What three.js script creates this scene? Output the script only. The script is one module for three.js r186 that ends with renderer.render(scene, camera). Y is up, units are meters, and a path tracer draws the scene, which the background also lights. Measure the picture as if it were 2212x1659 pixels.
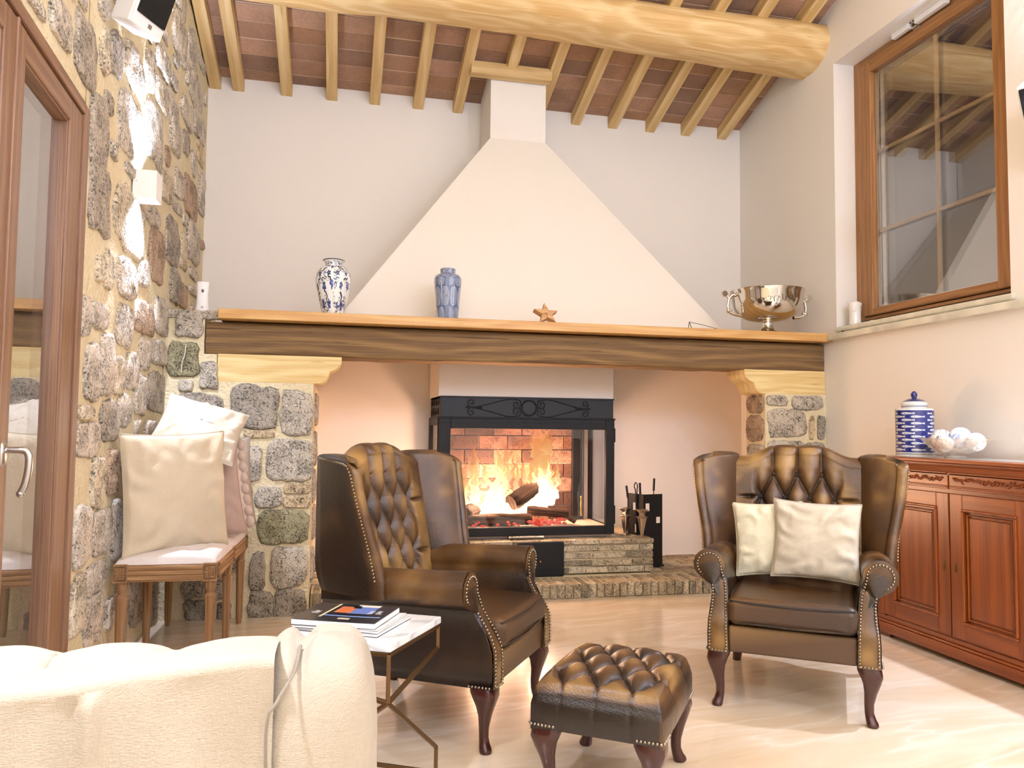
import * as THREE from 'three';
import { RoundedBoxGeometry } from 'three/addons/geometries/RoundedBoxGeometry.js';
import { RectAreaLightUniformsLib } from 'three/addons/lights/RectAreaLightUniformsLib.js';
import { ImprovedNoise } from 'three/addons/math/ImprovedNoise.js';
import * as BGU from 'three/addons/utils/BufferGeometryUtils.js';

// ---------------------------------------------------------------- camera, sky, lights, exposure
const scene = new THREE.Scene();
scene.background = new THREE.Color(0.012, 0.014, 0.02);          // night outside the windows
const camera = new THREE.PerspectiveCamera(52.83, 2212 / 1659, 0.05, 60);
{
  const pitch = 3.205 * Math.PI / 180, roll = 0.61 * Math.PI / 180, yaw = 12.62 * Math.PI / 180;
  const f = new THREE.Vector3(Math.sin(yaw) * Math.cos(pitch), Math.sin(pitch), -Math.cos(yaw) * Math.cos(pitch));
  const r = new THREE.Vector3(Math.cos(yaw), 0, Math.sin(yaw)), u = new THREE.Vector3().crossVectors(r, f);
  const r2 = r.clone().multiplyScalar(Math.cos(roll)).addScaledVector(u, Math.sin(roll));
  const u2 = u.clone().multiplyScalar(Math.cos(roll)).addScaledVector(r, -Math.sin(roll));
  camera.position.set(0, 1.1, 0);
  camera.quaternion.setFromRotationMatrix(new THREE.Matrix4().makeBasis(r2, u2, f.clone().negate()));
}
scene.add(camera);
const renderer = new THREE.WebGLRenderer({ antialias: true });
renderer.toneMapping = THREE.LinearToneMapping;
renderer.toneMappingExposure = 0.78;
renderer.shadowMap.enabled = true;
RectAreaLightUniformsLib.init();
const LAMP = { sconce: 13, globe: 8.5, fire: 8.5 };              // strength of each kind of lamp
const WARM = new THREE.Color(0.86, 1.0, 1.38), FIRE = new THREE.Color(1.0, 0.56, 0.33), COOL = new THREE.Color(0.9, 1.0, 1.3);

// ---------------------------------------------------------------- small helpers
const PI = Math.PI, TAU = PI * 2;
const rngOf = (a) => () => { a = (a + 0x6d2b79f5) | 0; let t = Math.imul(a ^ (a >>> 15), 1 | a); t = (t + Math.imul(t ^ (t >>> 7), 61 | t)) ^ t; return ((t ^ (t >>> 14)) >>> 0) / 4294967296; };
const rnd = rngOf(20251);
const rr = (a, b) => a + (b - a) * rnd();
const clamp = (x, a = 0, b = 1) => Math.min(b, Math.max(a, x));
const mix = (a, b, t) => a + (b - a) * t;
const ss = (a, b, x) => { const t = clamp((x - a) / (b - a)); return t * t * (3 - 2 * t); };
const perlin = new ImprovedNoise();
const n3 = (x, y, z) => perlin.noise(x + 11.3, y + 7.7, z + 3.1);
const f3 = (x, y, z) => n3(x, y, z) + 0.5 * n3(x * 2.1, y * 2.1, z * 2.1) + 0.25 * n3(x * 4.3, y * 4.3, z * 4.3);
function hash(ix, iy, s) { let h = Math.imul(ix, 374761393) + Math.imul(iy, 668265263) + Math.imul(s, 1442695041); h = Math.imul(h ^ (h >>> 13), 1274126177); h ^= h >>> 16; return (h >>> 0) / 4294967296; }
function vn(x, y, px, py, s) {                                     // value noise that repeats every px, py
  const ix = Math.floor(x), iy = Math.floor(y), fx = x - ix, fy = y - iy, sx = fx * fx * (3 - 2 * fx), sy = fy * fy * (3 - 2 * fy);
  const x0 = ((ix % px) + px) % px, x1 = (x0 + 1) % px, y0 = ((iy % py) + py) % py, y1 = (y0 + 1) % py;
  const a = hash(x0, y0, s), b = hash(x1, y0, s), c = hash(x0, y1, s), d = hash(x1, y1, s);
  return (a + (b - a) * sx) * (1 - sy) + (c + (d - c) * sx) * sy;
}
function fb(u, v, fx, fy, oct, s) { let a = 0.5, t = 0, w = 0; for (let i = 0; i < oct; i++) { t += a * vn(u * fx, v * fy, fx, fy, s + i); w += a; a *= 0.5; fx *= 2; fy *= 2; } return t / w; }
function tex(w, h, fn, srgb = true, sizeU = 1, sizeV = 1) {
  const d = new Uint8Array(w * h * 4);
  for (let y = 0, i = 0; y < h; y++) for (let x = 0; x < w; x++, i += 4) {
    const c = fn((x + 0.5) / w, (y + 0.5) / h);
    if (typeof c === 'number') d[i] = d[i + 1] = d[i + 2] = clamp(c) * 255; else { d[i] = clamp(c[0]) * 255; d[i + 1] = clamp(c[1]) * 255; d[i + 2] = clamp(c[2]) * 255; }
    d[i + 3] = 255;
  }
  const t = new THREE.DataTexture(d, w, h, THREE.RGBAFormat);
  t.wrapS = t.wrapT = THREE.RepeatWrapping; t.magFilter = THREE.LinearFilter; t.minFilter = THREE.LinearMipmapLinearFilter; t.generateMipmaps = true;
  if (srgb) t.colorSpace = THREE.SRGBColorSpace;
  t.repeat.set(1 / sizeU, 1 / sizeV); t.needsUpdate = true;
  return t;
}
function canvasTex(w, h, draw, sizeU = 1, sizeV = 1) {
  const c = document.createElement('canvas'); c.width = w; c.height = h; draw(c.getContext('2d'), w, h);
  const t = new THREE.CanvasTexture(c); t.wrapS = t.wrapT = THREE.RepeatWrapping; t.colorSpace = THREE.SRGBColorSpace; t.repeat.set(1 / sizeU, 1 / sizeV);
  return t;
}
const hex = (h) => { const n = parseInt(h.slice(1), 16); return [(n >> 16 & 255) / 255, (n >> 8 & 255) / 255, (n & 255) / 255]; };
const mix3 = (a, b, t) => [mix(a[0], b[0], t), mix(a[1], b[1], t), mix(a[2], b[2], t)];
const std = (o) => new THREE.MeshStandardMaterial(o);
const phys = (o) => new THREE.MeshPhysicalMaterial(o);

// geometry
const noIndex = (g) => (g.index ? g.toNonIndexed() : g);
function mg(list) {                                                // several geometries as one
  const out = list.map((g) => { const q = noIndex(g.clone()); for (const k of Object.keys(q.attributes)) if (!['position', 'normal', 'uv'].includes(k)) q.deleteAttribute(k); if (!q.attributes.uv) q.setAttribute('uv', new THREE.BufferAttribute(new Float32Array(q.attributes.position.count * 2), 2)); return q; });
  return BGU.mergeGeometries(out, false);
}
function uvm(geo, grain = 'x', off = rnd() * 5) {                  // uv in metres, u along the grain
  const g = noIndex(geo), p = g.attributes.position, n = p.count, uv = new Float32Array(n * 2), ax = { x: 0, y: 1, z: 2 }[grain];
  const A = new THREE.Vector3(), B = new THREE.Vector3(), C = new THREE.Vector3();
  for (let i = 0; i < n; i += 3) {
    A.fromBufferAttribute(p, i); B.fromBufferAttribute(p, i + 1); C.fromBufferAttribute(p, i + 2);
    B.sub(A); C.sub(A); B.cross(C);
    const m = [Math.abs(B.x), Math.abs(B.y), Math.abs(B.z)], k = m.indexOf(Math.max(...m)), rest = [0, 1, 2].filter((j) => j !== k);
    const ua = k === ax ? rest[0] : ax, va = rest.find((j) => j !== ua);
    for (let j = 0; j < 3; j++) { uv[(i + j) * 2] = p.getComponent(i + j, ua) + off; uv[(i + j) * 2 + 1] = p.getComponent(i + j, va) + off * 0.37 + k * 0.21; }
  }
  g.setAttribute('uv', new THREE.BufferAttribute(uv, 2));
  return g;
}
const rb = (w, h, d, r = 0.004, x = 0, y = 0, z = 0, seg = 2) => { const g = new RoundedBoxGeometry(w, h, d, seg, Math.min(r, w / 2.01, h / 2.01, d / 2.01)); g.translate(x, y, z); return g; };
const box6 = (x0, x1, y0, y1, z0, z1, r = 0.004, seg = 2) => rb(x1 - x0, y1 - y0, z1 - z0, r, (x0 + x1) / 2, (y0 + y1) / 2, (z0 + z1) / 2, seg);
function gridGeo(nu, nv, fn, closeU = false) {
  const pos = [], uv = [], idx = [], P = [];
  for (let j = 0; j <= nv; j++) { P.push([]); for (let i = 0; i <= nu; i++) P[j].push(fn(i / nu, j / nv)); }
  for (let j = 0; j <= nv; j++) { let au = 0; for (let i = 0; i <= nu; i++) {
    const p = P[j][i]; pos.push(p[0], p[1], p[2]);
    if (i) au += Math.hypot(p[0] - P[j][i - 1][0], p[1] - P[j][i - 1][1], p[2] - P[j][i - 1][2]);
    uv.push(au, 0);
  } }
  for (let i = 0; i <= nu; i++) { let av = 0; for (let j = 0; j <= nv; j++) { const p = P[j][i]; if (j) { const q = P[j - 1][i]; av += Math.hypot(p[0] - q[0], p[1] - q[1], p[2] - q[2]); } uv[(j * (nu + 1) + i) * 2 + 1] = av; } }
  for (let j = 0; j < nv; j++) for (let i = 0; i < nu; i++) { const a = j * (nu + 1) + i, b = a + 1, c = a + nu + 1, d = c + 1; idx.push(a, b, d, a, d, c); }
  const g = new THREE.BufferGeometry();
  g.setAttribute('position', new THREE.Float32BufferAttribute(pos, 3)); g.setAttribute('uv', new THREE.Float32BufferAttribute(uv, 2)); g.setIndex(idx);
  g.computeVertexNormals();
  if (closeU) { const n = g.attributes.normal; for (let j = 0; j <= nv; j++) { const a = j * (nu + 1), b = a + nu; const v = new THREE.Vector3(n.getX(a) + n.getX(b), n.getY(a) + n.getY(b), n.getZ(a) + n.getZ(b)).normalize(); n.setXYZ(a, v.x, v.y, v.z); n.setXYZ(b, v.x, v.y, v.z); } }
  return g;
}
function fanCap(ring, flip) {                                      // a flat cap on a ring of points
  const c = [0, 0, 0]; for (const p of ring) for (let k = 0; k < 3; k++) c[k] += p[k] / ring.length;
  const pos = [];
  for (let i = 0; i < ring.length; i++) { const a = ring[i], b = ring[(i + 1) % ring.length]; if (flip) pos.push(...c, ...b, ...a); else pos.push(...c, ...a, ...b); }
  const g = new THREE.BufferGeometry(); g.setAttribute('position', new THREE.Float32BufferAttribute(pos, 3)); g.computeVertexNormals();
  const uv = []; for (let i = 0; i < pos.length; i += 3) uv.push(pos[i] + pos[i + 2], pos[i + 1]); g.setAttribute('uv', new THREE.Float32BufferAttribute(uv, 2));
  return g;
}
function loft(rings, caps = 3) {                                   // rings of points, closed round; caps: 1 first, 2 last
  const n = rings[0].length, g = gridGeo(n, rings.length - 1, (u, v) => rings[Math.round(v * (rings.length - 1))][Math.round(u * n) % n], true);
  const list = [g];
  if (caps & 1) list.push(fanCap(rings[0], false)); if (caps & 2) list.push(fanCap(rings[rings.length - 1], true));
  return outward(list.length > 1 ? mg(list) : g);
}
function outward(g) {                                              // faces of a closed form turned outwards
  const q = noIndex(g), p = q.attributes.position, n = q.attributes.normal, uv = q.attributes.uv; let v = 0; const A = new THREE.Vector3(), B = new THREE.Vector3(), C = new THREE.Vector3();
  for (let i = 0; i < p.count; i += 3) { A.fromBufferAttribute(p, i); B.fromBufferAttribute(p, i + 1); C.fromBufferAttribute(p, i + 2); v += A.dot(B.cross(C)); }
  if (v < 0) { for (const a of [p, n, uv]) for (let i = 0; i < a.count; i += 3) for (let k = 0; k < a.itemSize; k++) { const t = a.getComponent(i + 1, k); a.setComponent(i + 1, k, a.getComponent(i + 2, k)); a.setComponent(i + 2, k, t); } for (let i = 0; i < n.array.length; i++) n.array[i] *= -1; }
  return q;
}
const mirror = (g) => { const q = noIndex(g.clone()); q.scale(-1, 1, 1); const p = q.attributes; for (const k of Object.keys(p)) { const a = p[k]; for (let i = 0; i < a.count; i += 3) for (let j = 0; j < a.itemSize; j++) { const t = a.getComponent(i + 1, j); a.setComponent(i + 1, j, a.getComponent(i + 2, j)); a.setComponent(i + 2, j, t); } } const n = p.normal; if (n) { /* scale() has turned the normals already */ } return q; };
const lathe = (pts, seg = 40) => new THREE.LatheGeometry(pts.map((p) => new THREE.Vector2(p[0], p[1])), seg);
const tube = (pts, r, seg = 40, rad = 8, closed = false) => new THREE.TubeGeometry(new THREE.CatmullRomCurve3(pts.map((p) => new THREE.Vector3(...p)), closed, 'catmullrom', 0.5), seg, r, rad, closed);
function bar(a, b, w, h = w, r = 0.002) {                          // a square bar from a to b
  const A = new THREE.Vector3(...a), B = new THREE.Vector3(...b), d = B.clone().sub(A), L = d.length(), g = rb(w, h, L, r);
  g.applyQuaternion(new THREE.Quaternion().setFromUnitVectors(new THREE.Vector3(0, 0, 1), d.normalize())); g.translate(...A.add(B).multiplyScalar(0.5).toArray());
  return g;
}
function sphere(r, x, y, z, a = 12, b = 8) { const g = new THREE.SphereGeometry(r, a, b); g.translate(x, y, z); return g; }
function paint(g, fn) {                                            // vertex colours, linear
  const p = g.attributes.position, n = g.attributes.normal, c = new Float32Array(p.count * 3);
  for (let i = 0; i < p.count; i++) c.set(fn(p.getX(i), p.getY(i), p.getZ(i), n.getX(i), n.getY(i), n.getZ(i)), i * 3);
  g.setAttribute('color', new THREE.BufferAttribute(c, 3)); return g;
}
const lin = (h) => { const c = new THREE.Color(h); return [c.r, c.g, c.b]; };

// objects
const used = {};
const numbered = (n) => { const k = (used[n] = (used[n] ?? -1) + 1); return k ? n + '_' + String(k).padStart(3, '0') : n; };
const shade = (m) => { m.castShadow = true; m.receiveShadow = true; return m; };
function obj(name, g, m, parent) { const o = shade(new THREE.Mesh(g, m)); if (parent) { o.name = name; parent.add(o); } else { o.name = numbered(name); scene.add(o); } return o; }
function tag(o, label, category, group) { o.userData.label = label; o.userData.category = category; if (group) o.userData.group = group; return o; }
function thing(name, label, category, pos = [0, 0, 0], turn = 0, group) { const o = new THREE.Group(); o.name = numbered(name); o.position.set(...pos); o.rotation.y = turn; scene.add(o); return tag(o, label, category, group); }
function struct(name, g, m, label) { let o; if (g) o = obj(name, g, m); else { o = new THREE.Group(); o.name = numbered(name); scene.add(o); } o.userData.kind = 'structure'; if (label) o.userData.label = label; return o; }
const stuffPart = (o) => { o.userData.kind = 'stuff'; return o; };
function copy(root, label, pos, turn) { const r = root.clone(); r.name = numbered(root.name); r.userData = { ...root.userData, label }; scene.add(r); r.position.set(...pos); if (turn !== undefined) r.rotation.y = turn; return r; }
// ---------------------------------------------------------------- materials
function woodTex(seed, c1, c2, c3, o = {}) {                       // u runs along the grain; 1.6 m x 0.4 m
  const { ring = 7, wave = 0.5, fine = 0.35, cath = 0.6 } = o; const A = hex(c1), B = hex(c2), C = hex(c3);
  return tex(1024, 256, (u, v) => {
    const w = fb(u, v, 2, 2, 3, seed) * wave + fb(u, v, 4, 6, 2, seed + 9) * wave * 0.3;
    const r = 0.5 + 0.5 * Math.sin((v * ring + w * ring * cath) * TAU);
    const f = fb(u, v, 6, 90, 3, seed + 20), g = fb(u, v, 3, 3, 3, seed + 40);
    let t = clamp(0.25 + 0.55 * Math.pow(r, 1.6) + (f - 0.5) * fine * 2 + (g - 0.5) * 0.5);
    let c = mix3(A, B, t); const k = ss(0.74, 0.92, fb(u, v, 8, 70, 2, seed + 60)); c = mix3(c, C, k * 0.5);
    return c;
  }, true, 1.6, 0.4);
}
const woodBump = tex(512, 256, (u, v) => 0.3 + 0.7 * fb(u, v, 5, 80, 3, 77), false, 1.2, 0.3);
const wood = (map, o = {}) => std({ map, bumpMap: woodBump, bumpScale: 0.0012, roughness: 0.55, ...o });
const M = {};
M.plaster = std({ color: '#efe9e0', roughness: 0.93, bumpMap: tex(512, 512, (u, v) => fb(u, v, 20, 20, 4, 3), false, 0.9, 0.9), bumpScale: 0.0012 });
const plasterStain = tex(512, 512, (u, v) => { const k = ss(0.55, 0.85, fb(u, v, 3, 4, 5, 31)); return mix3([0.93, 0.905, 0.855], [0.885, 0.875, 0.81], k * 0.75); }, true, 1.9, 1.9);
M.hood = std({ map: plasterStain, roughness: 0.95, bumpMap: tex(256, 256, (u, v) => fb(u, v, 5, 5, 5, 41), false, 1.1, 1.1), bumpScale: 0.005 });
M.mortar = std({ map: tex(512, 512, (u, v) => { const a = fb(u, v, 5, 5, 5, 51), b = fb(u, v, 60, 60, 2, 55); return mix3(hex('#d8c8a0'), hex('#eadcb9'), clamp(a * 1.3 - 0.15 + (b - 0.5) * 0.35)); }, true, 1.1, 1.1), roughness: 0.97, bumpMap: tex(512, 512, (u, v) => 0.6 * fb(u, v, 12, 12, 4, 58) + 0.4 * fb(u, v, 80, 80, 2, 59), false, 0.8, 0.8), bumpScale: 0.012 });
const grainTex = tex(512, 512, (u, v) => {
  const a = fb(u, v, 6, 6, 4, 61), b = fb(u, v, 70, 70, 2, 65), pit = ss(0.68, 0.8, fb(u, v, 48, 48, 2, 68)), sp = ss(0.6, 0.75, fb(u, v, 110, 110, 1, 71));
  const t = clamp(0.86 + (a - 0.5) * 0.5 + (b - 0.5) * 0.4 - pit * 0.26 + sp * 0.1); return [t * 1.0, t * 0.985, t * 0.95];
}, true, 0.42, 0.42);
const grainBump = tex(512, 512, (u, v) => clamp(0.55 * fb(u, v, 24, 24, 4, 63) + 0.35 * fb(u, v, 90, 90, 2, 66) + 0.2 - 0.55 * ss(0.66, 0.8, fb(u, v, 48, 48, 2, 68))), false, 0.42, 0.42);
M.stone = ['#cdc5b8', '#afa79b', '#d8c4a2', '#a49f80', '#b8a088', '#dccdb2', '#cbc1b2'].map((color) => std({ color, map: grainTex, bumpMap: grainBump, bumpScale: 0.009, roughness: 0.96 }));
M.wallStone = ['#e2d8cb', '#c2b8ab', '#ecd8b4', '#b5ae92', '#c9b09a', '#e6d9c2', '#d9cfc1'].map((color) => std({ color, map: grainTex, bumpMap: grainBump, bumpScale: 0.009, roughness: 0.96 }));
M.oldBrick = ['#d4c7ae', '#c0b196', '#ddd2bb', '#a99d88', '#cbbaa0'].map((color) => std({ color, map: grainTex, bumpMap: grainBump, bumpScale: 0.008, roughness: 0.95 }));
M.fireBrick = ['#77554b', '#5c4038', '#8d6f64', '#4c3631', '#80604f'].map((color) => std({ color, map: grainTex, bumpMap: grainBump, bumpScale: 0.003, roughness: 0.92 }));
M.fireMortar = std({ color: '#c9b5a6', roughness: 0.95 });
M.terracotta = ['#cda285', '#bb947a', '#d8ae90', '#b08d77', '#c69a78', '#d2a890'].map((color, i) => std({ color, roughness: 0.92, map: tex(256, 256, (u, v) => { const t = 0.84 + 0.22 * (fb(u, v, 3, 3, 4, 81 + i) - 0.5) + 0.1 * (fb(u, v, 50, 50, 2, 90) - 0.5); return [t, t * 0.985, t * 0.97]; }, true, 0.6, 0.6) }));
M.roofBed = std({ color: '#e6d3b6', roughness: 0.95 });
M.rafter = wood(woodTex(101, '#c9a468', '#e3c793', '#9f7a45', { ring: 5 }), { roughness: 0.62 });
M.beam = wood(woodTex(131, '#cfa465', '#ecd09a', '#a87c3f', { ring: 4, wave: 0.9, cath: 1.2 }), { roughness: 0.6 });
M.shelf = wood(woodTex(151, '#c79555', '#deb577', '#a0703a', { ring: 5, wave: 0.7 }), { roughness: 0.45 });
M.corbel = wood(woodTex(171, '#d8b877', '#efdba2', '#b58a4a', { ring: 7, wave: 0.9 }), { roughness: 0.6 });
M.lintel = wood(woodTex(191, '#6b5032', '#947549', '#2f2013', { ring: 6, fine: 0.6, wave: 0.4 }), { roughness: 0.75, bumpScale: 0.004 });
M.doorWood = wood(woodTex(211, '#7d5b44', '#987355', '#5f4230', { ring: 8, fine: 0.5 }), { roughness: 0.38 });
M.windowWood = wood(woodTex(231, '#8f6238', '#aa7b4b', '#6b4526', { ring: 8, fine: 0.5 }), { roughness: 0.42 });
M.cherry = phys({ map: woodTex(251, '#74320c', '#994c12', '#551f06', { ring: 5, fine: 0.35, wave: 0.6 }), roughness: 0.32, clearcoat: 0.35, clearcoatRoughness: 0.25, bumpMap: woodBump, bumpScale: 0.0004 });
M.cherryDark = phys({ map: woodTex(271, '#57240a', '#733310', '#3a1606', { ring: 6 }), roughness: 0.34, clearcoat: 0.35, clearcoatRoughness: 0.25 });
M.benchOak = wood(woodTex(291, '#8a6440', '#b08a5e', '#5b3d22', { ring: 9, fine: 0.7 }), { roughness: 0.65 });
M.mahogany = phys({ color: '#3c130c', roughness: 0.28, clearcoat: 0.4, clearcoatRoughness: 0.2 });
const leatherBump = tex(512, 512, (u, v) => 0.6 * fb(u, v, 90, 90, 2, 301) + 0.4 * fb(u, v, 8, 8, 3, 305), false, 0.25, 0.25);
M.leather = phys({ vertexColors: true, roughness: 0.34, clearcoat: 0.22, clearcoatRoughness: 0.3, bumpMap: leatherBump, bumpScale: 0.0012 });
M.nail = std({ color: '#a09584', metalness: 1, roughness: 0.28 });
M.leatherDark = phys({ color: '#241207', roughness: 0.4 });
const linenTex = (seed, c1, c2) => tex(512, 512, (u, v) => { const a = vn(u * 256, v * 40, 256, 40, seed), b = vn(u * 40, v * 256, 40, 256, seed + 1), g = fb(u, v, 3, 3, 3, seed + 2); return mix3(hex(c1), hex(c2), clamp(0.25 + 0.5 * (a * 0.5 + b * 0.5) + (g - 0.5) * 0.5)); }, true, 0.35, 0.35);
const weaveBump = tex(512, 512, (u, v) => 0.5 * vn(u * 256, v * 64, 256, 64, 321) + 0.5 * vn(u * 64, v * 256, 64, 256, 322), false, 0.3, 0.3);
const fabric = (map, o = {}) => phys({ map, roughness: 0.95, sheen: 0.25, sheenRoughness: 0.6, sheenColor: new THREE.Color('#ffffff'), bumpMap: weaveBump, bumpScale: 0.0008, ...o });
M.sofa = fabric(linenTex(331, '#a3957f', '#b5a791'));
M.linen = fabric(linenTex(341, '#cdbb9c', '#dccdb2'));
M.linenPale = fabric(linenTex(351, '#c3b6a0', '#d3c8b4'));
M.cream = fabric(linenTex(361, '#d9d0b2', '#e6dec4'));
M.mauve = fabric(linenTex(371, '#b09584', '#bda393'));
M.pinkFabric = fabric(linenTex(381, '#d9c0ac', '#e3cdbb'));
M.taupe = fabric(linenTex(391, '#a39280', '#b0a08e'));
M.seatFabric = fabric(linenTex(401, '#ddd2ca', '#e8dfd8'));
M.blackIron = std({ color: '#17181a', roughness: 0.55, metalness: 0.35 });
M.grayIron = std({ color: '#23272a', roughness: 0.5, metalness: 0.3 });
M.steel = std({ color: '#c9c6c0', metalness: 1, roughness: 0.3 });
M.silver = std({ color: '#d9d6d0', metalness: 1, roughness: 0.07 });
M.oldSilver = std({ color: '#cfc5b8', metalness: 1, roughness: 0.28 });
M.brass = std({ color: '#b88a4a', metalness: 1, roughness: 0.3 });
M.bronze = std({ color: '#6d5233', metalness: 0.85, roughness: 0.4 });
M.whitePlastic = phys({ color: '#f2f0ee', roughness: 0.4 });
M.whiteCeramic = phys({ color: '#f1ece4', roughness: 0.22, clearcoat: 0.5, clearcoatRoughness: 0.1 });
M.whiteStone = std({ color: '#e9e3d3', roughness: 0.55, map: tex(256, 256, (u, v) => { const t = 0.93 + 0.2 * (fb(u, v, 6, 6, 4, 411) - 0.5); return [t, t, t * 0.98]; }, true, 0.5, 0.5) });
M.grille = std({ color: '#0c0d0d', roughness: 0.9, bumpMap: tex(128, 128, (u, v) => 0.5 + 0.5 * Math.sin(u * TAU * 16) * Math.sin(v * TAU * 16), false, 0.05, 0.05), bumpScale: 0.001 });
M.pane = phys({ color: '#ffffff', transmission: 1, thickness: 0, roughness: 0, ior: 2.1 });
M.clearPane = phys({ color: '#ffffff', transmission: 1, thickness: 0, roughness: 0, ior: 1.35 });
M.crystal = phys({ color: '#ffffff', transmission: 1, thickness: 0.01, roughness: 0.02, ior: 1.5 });
M.marble = phys({ map: tex(512, 512, (u, v) => { const w = fb(u, v, 3, 3, 5, 421), k = Math.pow(1 - Math.abs(2 * fb(u, v, 2, 4, 5, 425) - 1), 10); const t = 0.94 - 0.16 * k - 0.06 * (w - 0.5); return [t, t * 1.0, t * 0.985]; }, true, 0.5, 0.5), roughness: 0.25, clearcoat: 0.3 });
M.paper = std({ color: '#f0ede6', roughness: 0.8 });
M.floor = phys({ roughness: 0.16, clearcoat: 0.25, clearcoatRoughness: 0.08, map: tex(2048, 1024, (u, v) => {
  const w = fb(u, v, 4, 5, 4, 431), w2 = fb(u, v, 9, 9, 3, 434), s = fb(u + w2 * 0.02, v + w * 0.16 + w2 * 0.03, 10, 48, 5, 437), l = fb(u, v + w * 0.24 + w2 * 0.05, 4, 14, 4, 441), vein = Math.pow(1 - Math.abs(2 * fb(u, v + w * 0.1, 5, 13, 5, 447) - 1), 12);
  let c = mix3(hex('#d3b791'), hex('#ebdcc4'), clamp(0.6 * s + 0.85 * l - 0.1)); c = mix3(c, hex('#f6ead8'), vein * 0.6); return mix3(c, hex('#c7a77c'), ss(0.66, 0.85, l) * 0.0 + ss(0.3, 0.1, s) * 0.35);
}, true, 3.4, 1.7) });
// ---------------------------------------------------------------- the room
const ZB = -5.84, XL = -0.975, XR = 3.258, YR = (z) => 3.63 + 0.31 * (z - ZB), RIDGE = 0.4;
const cube = (x0, x1, y0, y1, z0, z1) => { const g = new THREE.BoxGeometry(x1 - x0, y1 - y0, z1 - z0); g.translate((x0 + x1) / 2, (y0 + y1) / 2, (z0 + z1) / 2); return g; };
{
  const g = uvm(cube(-2.4, 3.8, -0.12, 0, -6.1, 3.5), 'x', 0), u = g.attributes.uv, c = Math.cos(0.16), s = Math.sin(0.16);
  for (let i = 0; i < u.count; i++) { const a = u.getX(i), b = u.getY(i); u.setXY(i, a * c - b * s, a * s + b * c); }
  struct('floor', g, M.floor, 'polished cream travertine floor with fine horizontal veins');
}
struct('wall_back', uvm(cube(-1.4, 3.8, 0, 4.3, -6.08, ZB), 'x', 0), M.plaster, 'white plaster wall behind the mantel');
struct('wall_rear', uvm(cube(-2.4, 3.8, 0, 6, 3.2, 3.45), 'x', 0), M.plaster);
const WZ0 = -4.57, WZ1 = -3.187, WY0 = 1.79, WY1 = 3.615;          // window opening in the right wall
struct('wall_right', uvm(mg([cube(XR, 3.66, 0, WY0, -6.08, 3.45), cube(XR, 3.66, WY1, 6, -6.08, 3.45), cube(XR, 3.66, WY0, WY1, -6.08, WZ0), cube(XR, 3.66, WY0, WY1, WZ1, 3.45)]), 'z', 0), M.plaster, 'white plaster wall with a deep window recess');

// left wall: two straight runs of rubble masonry that meet at a slight bend beside the door
const BEND = new THREE.Vector3(XL, 0, -3.2), BTURN = PI / 2 + Math.atan(0.059);
const wallLeft = struct('wall_left', null, null, 'rough rubble stone wall with wide cream mortar joints');
function bumpy(w, h, nx, ny, amp, seed) {                          // uneven mortar face in the local xy plane, from 0,0 to w,h
  const g = gridGeo(nx, ny, (u, v) => { const x = u * w, y = v * h, e = Math.min(1, 6 * Math.min(u, 1 - u)); return [x, y, amp * e * f3(x * 5 + seed, y * 5, seed)]; });
  const uv = g.attributes.uv, p = g.attributes.position; for (let i = 0; i < uv.count; i++) uv.setXY(i, p.getX(i), p.getY(i)); return g;
}
obj('mortar', uvm(cube(XL - 0.45, XL - 0.012, 0, 6, -6.08, -3.21), 'z', 0), M.mortar, wallLeft);
{ const f = obj('mortar_face', bumpy(2.64, 4.5, 70, 110, 0.008, 3), M.mortar, wallLeft); f.position.set(XL, 0, -3.2); f.rotation.y = PI / 2; }
const runB = new THREE.Group(); runB.position.copy(BEND); runB.rotation.y = BTURN; runB.updateMatrix();
const onB = (o) => { o.applyMatrix4(runB.matrix); return o; };
onB(obj('mortar', uvm(mg([cube(-1.63, 0.03, 2.33, 6, -0.45, -0.002), cube(-6.8, -1.63, 0, 6, -0.45, -0.002)]), 'x', 0), M.mortar, wallLeft));

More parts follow.
